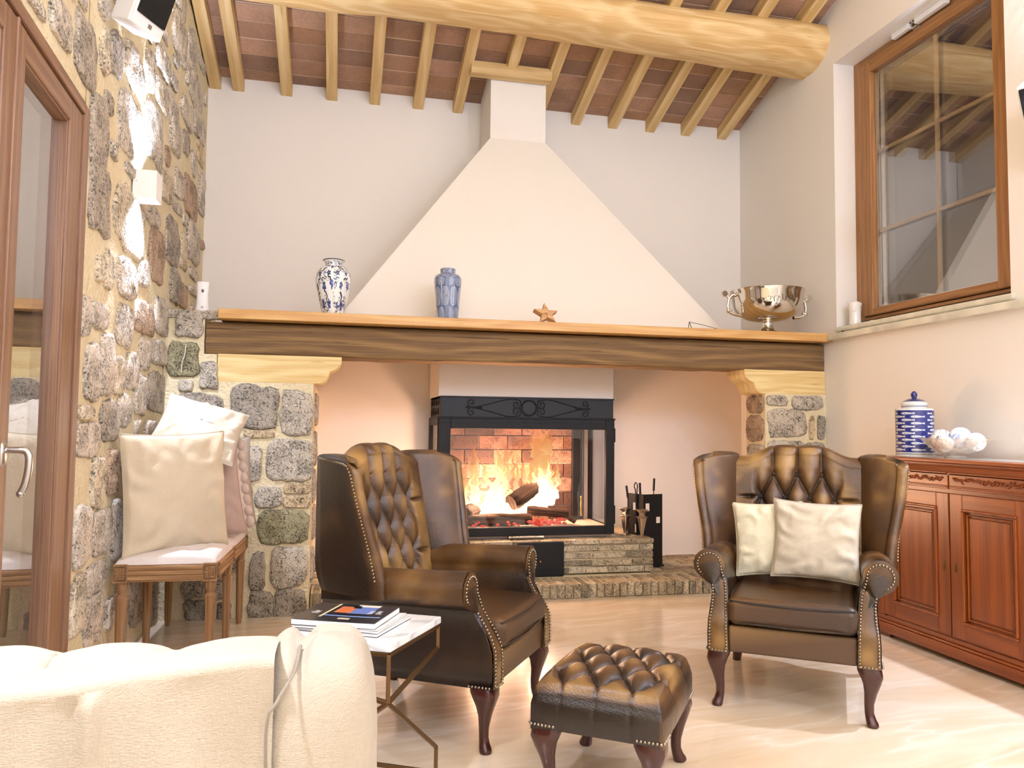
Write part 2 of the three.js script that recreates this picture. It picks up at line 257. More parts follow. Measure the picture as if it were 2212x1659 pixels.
function stoneGeo(w, h, d, brick, seed) {
  const r = rngOf(seed * 7919 + 13), N = brick ? 20 : 22, p = brick ? 9 : 3.6 + r() * 4, nz = brick ? 0.035 : 0.12, sd = r() * 50;
  const rings = [[1.0, -0.03], [1.02, d * 0.3], [0.97, d * 0.75], [0.86, d * 0.95], [0.6, d], [0.3, d]], pts = [];
  const ph = []; for (let i = 0; i < N; i++) { const a = i / N * TAU + 0.1, c = Math.cos(a), s = Math.sin(a); const k = Math.pow(Math.pow(Math.abs(c) / (w / 2), p) + Math.pow(Math.abs(s) / (h / 2), p), -1 / p) * (1 + nz * n3(c * 1.7 + sd, s * 1.7, sd) * 1.6 + nz * 0.5 * n3(c * 5 + sd, s * 5, sd)); ph.push([c * k, s * k]); }
  for (const [f, z] of rings) pts.push(ph.map(([x, y]) => [x * f, y * f, z <= 0 ? z : z * (1 + (brick ? 0.12 : 0.3) * f3(x * f * 9 + sd, y * f * 9, sd)) + (brick ? 0.001 : 0.005) * n3(x * f * 40, y * f * 40, sd)]));
  const g = gridGeo(N, rings.length - 1, (u, v) => pts[Math.round(v * (rings.length - 1))][Math.round(u * N) % N], true);
  const last = pts[rings.length - 1], c = [0, 0, d]; const cap = [];
  for (let i = 0; i < N; i++) cap.push(...c, ...last[i], ...last[(i + 1) % N]);
  const q = new THREE.BufferGeometry(); q.setAttribute('position', new THREE.Float32BufferAttribute(cap, 3)); q.setAttribute('normal', new THREE.Float32BufferAttribute(cap.map((_, i) => (i % 3 === 2 ? 1 : 0)), 3)); q.setAttribute('uv', new THREE.Float32BufferAttribute(new Float32Array(cap.length / 3 * 2), 2));
  return uvm(mg([g, q]), 'x', r() * 3);
}
let stoneSeed = 1;
function stone(parent, w, h, tint, d, pos, turn) {
  const o = obj(tint === 2 ? 'brick' : 'stone', stoneGeo(w, h, d ?? (tint === 2 ? 0.014 : 0.012 + 0.012 * rnd()), tint === 2, stoneSeed++), (parent === wallLeft ? M.wallStone : M.stone)[tint], parent);
  o.position.set(...pos); o.rotation.y = turn; o.rotation.z = 0; return o;
}
const hits = (a, b, gap) => Math.abs(a[0] - b[0]) < (a[2] + b[2]) / 2 + gap && Math.abs(a[1] - b[1]) < (a[3] + b[3]) / 2 + gap;
// stones of the left wall: distance from the bend, height, width, height of the stone, tone
const wallStones = [
[0.121,2.265,0.277,0.284,1], [0.273,2.442,0.117,0.085,1], [0.198,2.014,0.258,0.272,1], [0.688,2.04,0.511,0.299,5], [0.631,2.47,0.405,0.287,0], [1.079,2.62,0.376,0.309,0], [1.119,2.183,0.244,0.1,0], [1.594,2.164,0.36,0.278,1], [1.576,2.781,0.265,0.212,0], [1.882,2.856,0.173,0.15,1], [1.721,2.539,0.282,0.162,0], [2.109,2.566,0.423,0.245,4], [1.242,1.994,0.338,0.293,4], [1.703,1.913,0.238,0.204,1], [1.981,1.9,0.231,0.147,4], [0.654,1.767,0.287,0.184,0], [2.247,2.298,0.42,0.262,0], [2.398,2.964,0.263,0.147,2], [1.447,2.923,0.377,0.122,0], [1.9,3.044,0.348,0.158,0], [2.304,3.118,0.383,0.171,0], [2.46,2.708,0.189,0.299,0], [1.925,2.172,0.196,0.213,5], [1.386,2.428,0.277,0.166,5], [2.266,2.101,0.299,0.073,0], [0.951,1.851,0.21,0.144,0], [0.056,1.514,0.166,0.146,0], [0.259,1.54,0.211,0.11,0], [0.656,1.551,0.266,0.199,0], [1.008,1.629,0.392,0.162,4], [1.434,1.694,0.417,0.21,0], [0.016,1.301,0.12,0.22,0], [0.188,1.307,0.173,0.228,0], [0.383,1.347,0.187,0.256,0], [0.591,1.316,0.185,0.175,5], [0.81,1.352,0.214,0.177,0], [1.039,1.455,0.23,0.172,0], [1.346,1.489,0.339,0.131,0], [0.982,1.243,0.213,0.2,0], [1.34,1.27,0.45,0.212,1], [0.089,1.14,0.245,0.057,5], [0.458,1.107,0.251,0.178,1], [0.706,1.158,0.233,0.149,0], [0.167,1.034,0.339,0.139,0], [-0.154,1.481,0.13,0.142,0], [0.326,0.854,0.153,0.22,5], [0.521,0.88,0.138,0.204,4], [0.119,0.657,0.283,0.246,0], [0.416,0.641,0.279,0.195,0], [0.349,0.462,0.309,0.129,0], [0.085,0.398,0.215,0.227,5], [0.35,0.288,0.267,0.203,0], [0.692,0.613,0.252,0.259,0], [0.784,0.319,0.263,0.244,0], [1.108,0.217,0.371,0.266,1], [1.439,0.125,0.217,0.23,1], [-0.378,2.456,0.23,0.137,0], [-0.051,2.507,0.28,0.231,1], [0.343,2.683,0.16,0.176,1], [-0.273,2.322,0.283,0.098,0], [0.641,2.75,0.303,0.185,0], [1.203,3.052,0.304,0.143,0], [1.599,3.383,0.384,0.263,0], [1.991,3.505,0.286,0.248,0], [0.939,2.88,0.178,0.213,0], [2.153,3.294,0.381,0.239,0], [-0.646,2.385,0.213,0.051,0], [0.147,2.81,0.133,0.131,0], [0.173,2.618,0.096,0.173,5], [1.549,3.619,0.437,0.186,0], [1.213,2.875,0.27,0.167,5]
];
for (let k = 0; k < 9000; k++) {                                   // smaller stones fill what is left between the large ones
  const w = rr(0.07, 0.3) , h = rr(0.05, 0.17), s = [rr(-1.5, 2.6), rr(0.02, 4.2), w, h, rnd() < 0.55 ? 0 : rnd() < 0.5 ? 6 : rnd() < 0.5 ? 5 : rnd() < 0.6 ? 1 : 4];
  if (s[0] + w / 2 > 2.62 || s[1] + h / 2 > 3.6 + 0.31 * (2.64 - s[0]) - 0.1) continue;
  if (s[0] - w / 2 < 0.06 && s[1] - h / 2 < 2.36) continue;
  if (s[0] + w / 2 > 1.47 && s[1] - h / 2 < 1.78) continue;
  if (wallStones.some((t) => hits(s, t, 0.018))) continue;
  wallStones.push(s); if (wallStones.length > 230) break;
}
for (let [s, y, w, h, t] of wallStones) {
  if (y - h / 2 < 2.335 && s - w / 2 < 0.04) { const e = s + w / 2; if (e < 0.12) continue; w = e - 0.04; s = 0.04 + w / 2; }
  if (s > 1.47 && y < 1.75) continue;
  if (s > 0) stone(wallLeft, w, h, t, undefined, [XL, y, -3.2 - s], PI / 2);
  else { const v = new THREE.Vector3(s, y, 0).applyMatrix4(runB.matrix); stone(wallLeft, w, h, t, undefined, v.toArray(), BTURN); }
}

// left pier under the mantel, with a ledge, and the right pier
const pierL = struct('pillar_left', null, null, 'stone pier carrying the left end of the mantel beam');
obj('mortar', uvm(mg([cube(XL, -0.147, 0, 1.345, ZB, -4.7), cube(XL, -0.69, 1.345, 1.503, ZB, -4.7), cube(XL, -0.762, 1.503, 1.742, ZB, -4.705)]), 'x', 0), M.mortar, pierL);
const pierStones = [
[-0.853,1.318,0.075,0.067,0], [-0.73,1.38,0.093,0.164,0], [-0.784,1.192,0.272,0.161,1], [-0.48,1.201,0.259,0.254,1], [-0.238,1.173,0.181,0.266,0], [-0.444,1.046,0.168,0.047,2], [-0.274,0.896,0.257,0.241,0], [-0.487,0.875,0.116,0.218,0], [-0.496,0.722,0.047,0.049,1], [-0.386,0.68,0.151,0.121,0], [-0.223,0.733,0.156,0.068,2], [-0.224,0.654,0.154,0.072,2], [-0.299,0.511,0.292,0.198,3], [-0.256,0.279,0.21,0.228,0], [-0.433,0.26,0.086,0.222,1], [-0.41,0.066,0.137,0.173,1], [-0.248,0.071,0.179,0.16,1], [-0.776,0.174,0.116,0.114,0], [-0.755,0.052,0.132,0.113,1], [-0.659,0.166,0.1,0.123,0], [-0.609,0.042,0.076,0.105,1], [-0.598,1.028,0.09,0.081,0], [-0.813,0.996,0.308,0.177,0], [-0.836,0.784,0.199,0.177,0], [-0.644,0.792,0.152,0.16,1], [-0.837,0.572,0.215,0.193,0], [-0.616,0.565,0.178,0.204,1], [-0.83,0.354,0.215,0.174,0], [-0.601,0.348,0.194,0.176,0], [-0.844,1.67,0.14,0.148,0], [-0.868,1.467,0.169,0.204,3]
];
for (const [x, y, w, h, t] of pierStones) stone(pierL, w, h, t, t === 2 ? 0.014 : undefined, [x, y, -4.7], 0);
for (let i = 0; i < 5; i++) stone(pierL, rr(0.2, 0.4), 0.2, i % 2 ? 6 : 0, 0.02, [-0.147, 0.24 + i * 0.24, -4.98 - rr(0, 0.2)], PI / 2);
for (let i = 0; i < 4; i++) stone(pierL, 0.11, 0.05, 0, 0.02, [-0.93 + i * 0.07, 1.728, -4.71], 0);
{ // white vein in the olive stone of the ledge
  obj('vein', tube([[-0.852, 1.55, -4.662], [-0.858, 1.48, -4.658], [-0.868, 1.45, -4.657], [-0.872, 1.39, -4.662]], 0.003, 20, 5), M.whiteStone, pierL);
}
const pierR = struct('pillar_right', null, null, 'narrow stone pier carrying the right end of the mantel beam');
obj('mortar', uvm(cube(2.80, XR, 0, 1.345, -4.95, -4.7), 'x', 0), M.mortar, pierR);
for (const [x, y, w, h, t] of [[2.885, 1.30, 0.16, 0.075, 6], [3.117, 1.285, 0.235, 0.095, 0], [2.96, 1.147, 0.29, 0.19, 6], [3.147, 1.12, 0.045, 0.16, 2], [3.218, 1.12, 0.06, 0.165, 1], [2.95, 0.985, 0.28, 0.09, 0], [3.17, 0.97, 0.14, 0.1, 1], [2.93, 0.85, 0.24, 0.14, 5], [3.14, 0.83, 0.18, 0.16, 0], [3.02, 0.66, 0.4, 0.15, 6], [2.92, 0.49, 0.2, 0.15, 0], [3.13, 0.49, 0.2, 0.15, 5], [3.02, 0.3, 0.38, 0.18, 6], [2.93, 0.1, 0.22, 0.17, 0], [3.14, 0.1, 0.18, 0.17, 1]])
  stone(pierR, w, h, t, t === 2 ? 0.01 : 0.014, [x, y, -4.7], 0);
for (const [z, y, w, h, t] of [[-4.82, 1.275, 0.22, 0.12, 4], [-4.83, 1.11, 0.22, 0.17, 4], [-4.82, 0.95, 0.22, 0.1, 6], [-4.82, 0.78, 0.22, 0.17, 0], [-4.82, 0.56, 0.22, 0.2, 4], [-4.82, 0.33, 0.22, 0.18, 6], [-4.82, 0.12, 0.22, 0.17, 0]])
  stone(pierR, w, h, t, 0.016, [2.80, y, z], -PI / 2);

// ---- roof: terracotta slabs on rafters, carried by a heavy beam
const ceiling = struct('ceiling', null, null, 'sloping ceiling of terracotta slabs laid on pale wooden rafters');
const SL = Math.atan(0.31), slopeG = (x0, x1, y0, y1, l0, l1) => { const g = cube(x0, x1, y0, y1, -l1, -l0); g.rotateX(0); return g; };
// local slope frame: origin on the back wall at the underside of the slabs, -z runs up the slope towards the camera
const roofAt = (o) => { o.position.set(0, 3.63, ZB); o.rotation.x = -SL; o.updateMatrix(); return o; };
const up = RIDGE - ZB, LEN = up / Math.cos(SL);
{
  const bed = obj('slab_bed', cube(-1.5, 3.8, 0.005, 0.16, -0.3, LEN + 0.1), M.roofBed, ceiling); roofAt(bed);
  const far = obj('slab_bed', cube(-2.6, 3.8, 0, 0.16, 0, 3.6), M.roofBed, ceiling); far.position.set(0, YR(RIDGE) + 0.02, RIDGE); far.rotation.x = 0.31;
  const near = obj('slab_bed', cube(-2.6, -1.4, 0.0, 0.16, -0.3, LEN + 0.1), M.roofBed, ceiling); roofAt(near);
}
const RX = [-0.925, -0.765, -0.426, -0.101, 0.217, 0.544, 0.849, 1.17, 1.49, 1.808, 2.122, 2.444, 2.76, 3.088];
const edges = [XL - 0.02, ...RX, XR];
for (let b = 0; b < edges.length - 1; b++) for (let r = 0; r < 20; r++) {
  const w = edges[b + 1] - edges[b] - 0.008, d = 0.155, g = rb(w, 0.028, d - 0.007, 0.003, 0, 0, 0, 1);
  const t = obj('terracotta_tile', uvm(g, 'x', rnd() * 9), M.terracotta[Math.floor(rnd() * 6)], ceiling);
  const l = (r + 0.5) * d - 0.06, dy = 0.014 + rr(-0.0025, 0.0025);
  t.position.set((edges[b] + edges[b + 1]) / 2, 3.63 + l * Math.sin(SL) + dy * Math.cos(SL), ZB + l * Math.cos(SL) - dy * Math.sin(SL)); t.rotation.x = -SL + rr(-0.006, 0.006);
}
for (const x of RX) {
  const trimmed = x === 1.17, l0 = trimmed ? 0.47 : -0.12, w = 0.078 + rr(-0.003, 0.003), gl = LEN - l0, g = rb(w, 0.092, gl, 0.005, 0, 0, 0, 2);
  const p = g.attributes.position; for (let i = 0; i < p.count; i++) p.setX(i, p.getX(i) + 0.004 * n3(p.getZ(i) * 0.8, x * 9, 0));
  const o = obj('rafter', uvm(g, 'z', rnd() * 9), M.rafter, ceiling), l = l0 + gl / 2, dy = -0.046;
  o.position.set(x, 3.63 + l * Math.sin(SL) + dy * Math.cos(SL), ZB + l * Math.cos(SL) - dy * Math.sin(SL)); o.rotation.x = -SL;
  if (x === -0.426 || x === 2.122) { const c = obj('drying_crack', uvm(rb(0.006, 0.004, 2.2, 0.001, 0, -0.046, 0.3), 'z'), M.leatherDark, ceiling); c.position.copy(o.position); c.rotation.copy(o.rotation); c.position.z = ZB + 1.0; c.position.y = 3.63 + 1.0 * 0.31 - 0.046 / Math.cos(SL) * 1.04 + 0.0465; }
}
obj('trimmer', uvm(rb(0.6, 0.088, 0.09, 0.008, 1.17, 3.675, -5.365), 'x'), M.rafter, ceiling);
{ // main beam: a heavy hewn trunk, thinner towards the left
  const prof = [[3.913, -4.63], [3.80, -4.597], [3.70, -4.675], [3.664, -4.764], [3.66, -4.93], [3.72, -5.0], [3.80, -5.0], [3.90, -4.72]], rings = [], NX = 40;
  for (let i = 0; i <= NX; i++) { const x = -0.98 + (XR + 0.98 + 0.05) * i / NX, k = clamp((XR - x) / 2.6), ring = [];
    for (let j = 0; j < prof.length; j++) { const a = prof[j], b = prof[(j + 1) % prof.length]; for (let m = 0; m < 3; m++) { const t = m / 3, y = mix(a[0], b[0], t), z = mix(a[1], b[1], t), e = 0.012 * f3(x * 1.3, y * 4, z * 4 + j * 0.2); ring.push([x, 3.915 + (y - 3.915) * (1 - 0.27 * k * k * (3 - 2 * k)) + e, -4.8 + (z + 4.8) * (1 - 0.1 * k) + e]); } }
    rings.push(ring); }
  struct('roof_beam', uvm(loft(rings), 'x', 0.3), M.beam, 'heavy pale hewn timber beam crossing the ceiling into the right wall');
}

// ---- window in the right wall, with actuator, sills and muntins
const win = struct('window_1', null, null, 'brown wooden window in the right wall with dark night glass');
{
  const X0 = 3.40, X1 = 3.46, zl = -4.57, zr = -3.19, yb = 1.835, yt = 3.615, gz0 = -4.385, gz1 = -3.405, gy0 = 1.905, gy1 = 3.49;
  const fr = (a) => uvm(mg(a), 'y');
  const outer = 0.085;
  obj('frame', fr([box6(X0 + 0.015, X1 + 0.03, yb, yt, zl, zl + outer)]), M.windowWood, win); obj('frame', fr([box6(X0 + 0.015, X1 + 0.03, yb, yt, zr - 0.1, zr)]), M.windowWood, win);
  obj('frame', uvm(box6(X0 + 0.015, X1 + 0.03, yt - 0.045, yt, zl + outer, zr - 0.1), 'z'), M.windowWood, win); obj('frame', uvm(box6(X0 + 0.015, X1 + 0.03, yb, yb + 0.02, zl + outer, zr - 0.1), 'z'), M.windowWood, win);
  const s0 = zl + outer + 0.004, s1 = zr - 0.1 - 0.004, b0 = yb + 0.024, b1 = yt - 0.05;
  obj('sash', fr([box6(X0 - 0.005, X1 + 0.02, b0, b1, s0, gz0, 0.008), box6(X0 - 0.005, X1 + 0.02, b0, b1, gz1, s1, 0.008)]), M.windowWood, win);
  obj('sash', uvm(mg([box6(X0 - 0.005, X1 + 0.02, b0, gy0, gz0, gz1, 0.008), box6(X0 - 0.005, X1 + 0.02, gy1, b1, gz0, gz1, 0.008)]), 'z'), M.windowWood, win);
  for (const x of [X0 + 0.03, X1 + 0.004]) obj('pane', cube(x, x + 0.0001, gy0 - 0.005, gy1 + 0.005, gz0 - 0.005, gz1 + 0.005), M.pane, win);
  obj('spacer', mg([box6(X0 + 0.034, X1, gy0, gy0 + 0.012, gz0, gz1, 0.001), box6(X0 + 0.034, X1, gy1 - 0.012, gy1, gz0, gz1, 0.001), box6(X0 + 0.034, X1, gy0, gy1, gz0, gz0 + 0.012, 0.001), box6(X0 + 0.034, X1, gy0, gy1, gz1 - 0.012, gz1, 0.001)]), M.steel, win);
  const mun = std({ color: '#a08a6a', roughness: 0.5 });
  obj('muntin', box6(X0 + 0.036, X1 - 0.006, gy0, gy1, -3.867, -3.845, 0.003), mun, win);
  for (const y of [2.415, 2.945]) obj('muntin', box6(X0 + 0.037, X1 - 0.007, y - 0.011, y + 0.011, gz0, gz1, 0.003), mun, win);
}
{
  const a = thing('window_actuator', 'white chain actuator fixed to the head of the window frame', 'window opener', [3.385, 3.598, -3.93]);
  obj('housing', mg([rb(0.036, 0.036, 0.25, 0.006, 0, 0, 0.115), rb(0.034, 0.034, 0.15, 0.006, 0, 0, -0.135)]), M.whitePlastic, a);
  obj('bracket', mg([rb(0.05, 0.012, 0.04, 0.003, 0.02, -0.025, -0.03), rb(0.012, 0.05, 0.05, 0.003, 0.02, -0.045, -0.03), rb(0.02, 0.02, 0.03, 0.002, -0.01, 0.012, 0.25)]), M.steel, a);
  obj('screw', mg([sphere(0.004, -0.018, 0.005, -0.04, 8, 6), sphere(0.004, -0.018, 0.005, -0.015, 8, 6)]), M.blackIron, a);
}
struct('window_sill', mg([uvm(box6(XR - 0.022, 3.41, 1.755, 1.793, WZ0, WZ1 + 0.035, 0.016, 3), 'z')]), M.whiteStone, 'pale stone window sill with rounded end');
struct('trim_1', uvm(box6(XR - 0.05, XR + 0.01, 1.708, 1.748, -4.602, 2.5, 0.004), 'z'), M.whiteStone, 'thin pale stone ledge running along the right wall at mantel height');

// ---- double door in the left wall
const door = struct('door_1', null, null, 'brown wooden glazed double door beside the stone wall');
{
  const add = (n, g, m, p = door) => onB(obj(n, g, m, p));
  const W = M.doorWood;
  add('frame', uvm(mg([box6(-0.045, 0.022, 0, 2.308, -0.1, 0.012, 0.004), box6(-1.63, -1.563, 0, 2.308, -0.1, 0.012, 0.004)]), 'y'), W);
  add('frame', uvm(box6(-1.563, -0.045, 2.267, 2.308, -0.1, 0.012, 0.004), 'x'), W);
  const leaf = (a, b) => {                                          // s range of a leaf
    const st = 0.155, y0 = 0.01, y1 = 2.262, gb = 0.16, gt = 2.183;
    const left = a + (a < -1 ? st : 0.085), right = b - (b > -0.2 ? st : 0.085);
    add('stile', uvm(box6(a, left, y0, y1, -0.06, 0.004, 0.006), 'y'), W); add('stile', uvm(box6(right, b, y0, y1, -0.06, 0.004, 0.006), 'y'), W);
    add('rail', uvm(box6(left, right, gt, y1, -0.06, 0.003, 0.006), 'x'), W); add('rail', uvm(box6(left, right, y0, gb, -0.06, 0.003, 0.006), 'x'), W);
    add('glazing_bead', uvm(mg([box6(left, left + 0.008, gb, gt, -0.05, -0.004, 0.003), box6(right - 0.008, right, gb, gt, -0.05, -0.004, 0.003), box6(left, right, gt - 0.008, gt, -0.05, -0.004, 0.003), box6(left, right, gb, gb + 0.008, -0.05, -0.004, 0.003)]), 'y'), W);
    for (const d of [-0.028, -0.045]) add('pane', cube(left, right, gb, gt, d, d + 0.0001), M.pane);
  };
  leaf(-0.779, -0.048); leaf(-1.56, -0.785);
  add('seam_bead', uvm(box6(-0.79, -0.774, 0.01, 2.262, 0, 0.012, 0.005), 'y'), W);
  const rose = lathe([[0, 0.012], [0.016, 0.012], [0.024, 0.006], [0.026, 0]], 24); rose.rotateX(PI / 2); rose.scale(1, 1.5, 1); rose.translate(-0.735, 1.01, 0.003);
  const h = add('door_handle', mg([rose, tube([[-0.735, 1.02, 0.01], [-0.735, 1.02, 0.03], [-0.735, 1.02, 0.05]], 0.0095, 10, 12), tube([[-0.735, 1.02, 0.048], [-0.735, 1.017, 0.062], [-0.735, 1.0, 0.07], [-0.735, 0.965, 0.07], [-0.735, 0.925, 0.064], [-0.735, 0.898, 0.054]], 0.0105, 30, 12), sphere(0.0115, -0.735, 0.896, 0.053)]), M.steel);
  h.userData.label = 'brushed steel lever handle';
}
// ---------------------------------------------------------------- mantel and chimney
{
  const NX = 90, prof = [[1.503, -4.7], [1.69, -4.705], [1.69, -4.94], [1.503, -4.94]], rings = [];
  for (let i = 0; i <= NX; i++) { const x = mix(-0.755, XR - 0.004, i / NX), ring = [];
    for (let j = 0; j < 4; j++) { const a = prof[j], b = prof[(j + 1) % 4], n = 6; for (let m = 0; m < n; m++) { const t = m / n, y = mix(a[0], b[0], t), z = mix(a[1], b[1], t), low = ss(1.56, 1.503, y), end = i === 0 || i === NX ? 0.004 : 0;
      ring.push([x, y + low * (0.006 * n3(x * 2.2, 1, 0) + 0.005 * n3(x * 9, 4, 0)) + (y > 1.6 ? -1 : 1) * end, z + 0.006 * f3(x * 2, y * 22, 5) + (z > -4.8 ? -end : end) - 0.006 * low]); } }
    rings.push(ring); }
  struct('mantel_beam', uvm(loft(rings), 'x', 0.2), M.lintel, 'old dark weathered timber beam over the fireplace opening');
}
tag(obj('mantel_shelf', uvm(box6(-0.68, XR - 0.003, 1.700, 1.757, -5.83, -4.608, 0.006), 'x', 0.1), M.shelf), 'long honey coloured wooden mantel shelf above the dark beam', 'shelf');
function corbel(x0, x1, dir, label) {                              // ogee end on the side dir
  const s = new THREE.Shape(), h = 0.155, L = x1 - x0;
  s.moveTo(0, 0); s.lineTo(L - 0.125, 0); s.bezierCurveTo(L - 0.085, 0.005, L - 0.075, 0.04, L - 0.068, 0.072); s.lineTo(L - 0.055, 0.078); s.bezierCurveTo(L - 0.03, 0.085, L - 0.005, 0.105, L, 0.13); s.lineTo(L, h); s.lineTo(0, h); s.closePath();
  const g = new THREE.ExtrudeGeometry(s, { depth: 0.235, bevelEnabled: true, bevelSize: 0.004, bevelThickness: 0.004, bevelSegments: 2, curveSegments: 10 });
  if (dir < 0) { g.translate(-L, 0, 0); g.rotateY(PI); g.translate(0, 0, 0.235); }
  g.translate(x0, 1.347, -4.94);
  return tag(obj('corbel', uvm(g, 'x'), M.corbel), label, 'corbel');
}
corbel(-0.683, 0.008, 1, 'long pale wooden corbel with shaped end on the left stone pier');
corbel(2.655, XR - 0.005, -1, 'short pale wooden corbel with shaped end on the right stone pier');
{
  const fx0 = 1.032, fx1 = 1.447, fz = -5.42, hy = 3.2, by = 1.757, bx0 = -0.035, bx1 = 2.70, bz = -5.0, B = ZB + 0.01;
  const hood = thing('chimney_hood', 'white plastered chimney hood tapering up to a square flue', 'chimney');
  obj('flue', uvm(cube(fx0, fx1, hy - 0.01, 3.95, B, fz), 'y'), M.plaster, hood);
  const P = { a: [bx0, by, bz], b: [bx1, by, bz], c: [fx1, hy, fz], d: [fx0, hy, fz], A: [bx0, by, B], Bk: [bx1, by, B], C: [fx1, hy, B], D: [fx0, hy, B] };
  const q = (...k) => [k[0], k[1], k[2], k[0], k[2], k[3]].flatMap((n) => P[n]);
  const g = new THREE.BufferGeometry(); g.setAttribute('position', new THREE.Float32BufferAttribute([...q('a', 'b', 'c', 'd'), ...q('A', 'a', 'd', 'D'), ...q('b', 'Bk', 'C', 'c'), ...q('A', 'Bk', 'b', 'a')], 3)); g.computeVertexNormals();
  obj('hood_slope', uvm(g, 'x', 0.4), M.hood, hood);
  obj('firebox_surround', uvm(cube(0.668, 1.93, 1.31, 1.70, B, -5.275), 'x'), M.plaster, hood);
}
// ---- brick hearth
{
  const hearth = thing('hearth', 'low brick hearth platform in front of the fireplace with upright brick edging', 'hearth');
  obj('bed', cube(-0.14, XR, 0, 0.088, ZB, -4.862), M.mortar, hearth);
  let x = -0.13;
  while (x < 3.2) { const w = rr(0.046, 0.062); const g = rb(w - 0.007, 0.093, 0.24, 0.008, 0, 0, 0, 2), p = g.attributes.position; for (let i = 0; i < p.count; i++) p.setXYZ(i, p.getX(i) + 0.003 * n3(p.getY(i) * 40, p.getZ(i) * 20, x * 30), p.getY(i), p.getZ(i) + 0.003 * n3(p.getX(i) * 40, p.getY(i) * 30, x * 17));
    const o = obj('brick', uvm(g, 'y', x * 3), M.oldBrick[Math.floor(rnd() * 5)], hearth); o.position.set(x + w / 2, 0.047 + rr(-0.002, 0.003), -4.965 + rr(-0.004, 0.004)); o.rotation.y = rr(-0.02, 0.02); x += w; }
  for (let r = 0; r < 6; r++) for (let k = 0; k < 13; k++) { const bx = -0.1 + k * 0.262 + (r % 2) * 0.13, bz = -5.15 - r * 0.118; if (bx > 0.5 && bx < 2.12) continue; if (bx > 3.2) continue;
    const o = obj('brick', uvm(rb(0.25, 0.02, 0.108, 0.006, 0, 0, 0, 1), 'x', bx), M.oldBrick[Math.floor(rnd() * 5)], hearth); o.position.set(bx + 0.03, 0.088 + rr(0, 0.003), bz); }
}
{
  const plinth = thing('fireplace_plinth', 'rough brick plinth with a flat brick top under the fireplace', 'plinth');
  const Z = -5.16, x0 = 0.56, x1 = 2.195, y0 = 0.096;
  obj('core', uvm(cube(x0 + 0.01, x1 - 0.01, y0, 0.322, ZB, Z - 0.012), 'x'), M.mortar, plinth);
  const slip = (xa, xb, ya, yb, dz, n, ext = 0.06) => { const g = rb(xb - xa, yb - ya, ext, 0.007, 0, 0, 0, 3), p = g.attributes.position; for (let i = 0; i < p.count; i++) { const a = p.getX(i) + xa, b = p.getY(i) + ya; p.setXYZ(i, p.getX(i), p.getY(i) + 0.003 * n3(a * 14, 2, n), p.getZ(i) + 0.006 * f3(a * 16, b * 30, n)); } const o = obj('brick', uvm(g, 'x', n), M.oldBrick[Math.floor(rnd() * 5)], plinth); o.position.set((xa + xb) / 2, (ya + yb) / 2, Z - ext / 2 + dz); };
  for (let k = 0; k < 8; k++) { const xa = x0 + k * 0.2045; slip(xa, xa + 0.202, 0.296, 0.327, 0.008, k, 0.16); }
  for (let k = 0; k < 8; k++) { const xa = x0 + k * 0.2045; if (xa > 1.85 || xa < 0.7) { const o = obj('brick', uvm(rb(0.2, 0.03, 0.24, 0.004), 'x', k), M.oldBrick[k % 5], plinth); o.position.set(xa + 0.101, 0.311, Z - 0.28); } }
  for (let r = 0; r < 4; r++) { let x = x0 + (r % 2 ? -0.12 : 0); const h = 0.0495; while (x < x1 - 0.02) { const w = rr(0.2, 0.3), a = Math.max(x, x0), b = Math.min(x + w, x1); if (b - a > 0.04) { if (a < 1.52 && b > 1.205) { if (b > 1.56) slip(1.53, b, y0 + r * h + 0.002, y0 + (r + 1) * h - 0.006, rr(-0.004, 0.006), r * 9 + x); else if (a < 1.17) slip(a, 1.2, y0 + r * h + 0.002, y0 + (r + 1) * h - 0.006, rr(-0.004, 0.006), r * 9 + x); } else slip(a, b - 0.005, y0 + r * h + 0.002, y0 + (r + 1) * h - 0.006, rr(-0.004, 0.006), r * 9 + x); } x += w; } }
}
{
  const d = thing('ash_door', 'square black iron ash door set in the brick plinth', 'ash door', [1.363, 0.207, -5.135]);
  obj('plate', rb(0.322, 0.235, 0.03, 0.008), M.blackIron, d);
  const k = lathe([[0, 0.02], [0.007, 0.017], [0.009, 0.011], [0.005, 0.006], [0.004, 0]], 16); k.rotateX(PI / 2); k.translate(-0.01, -0.012, 0.015); obj('knob', k, M.brass, d);
}
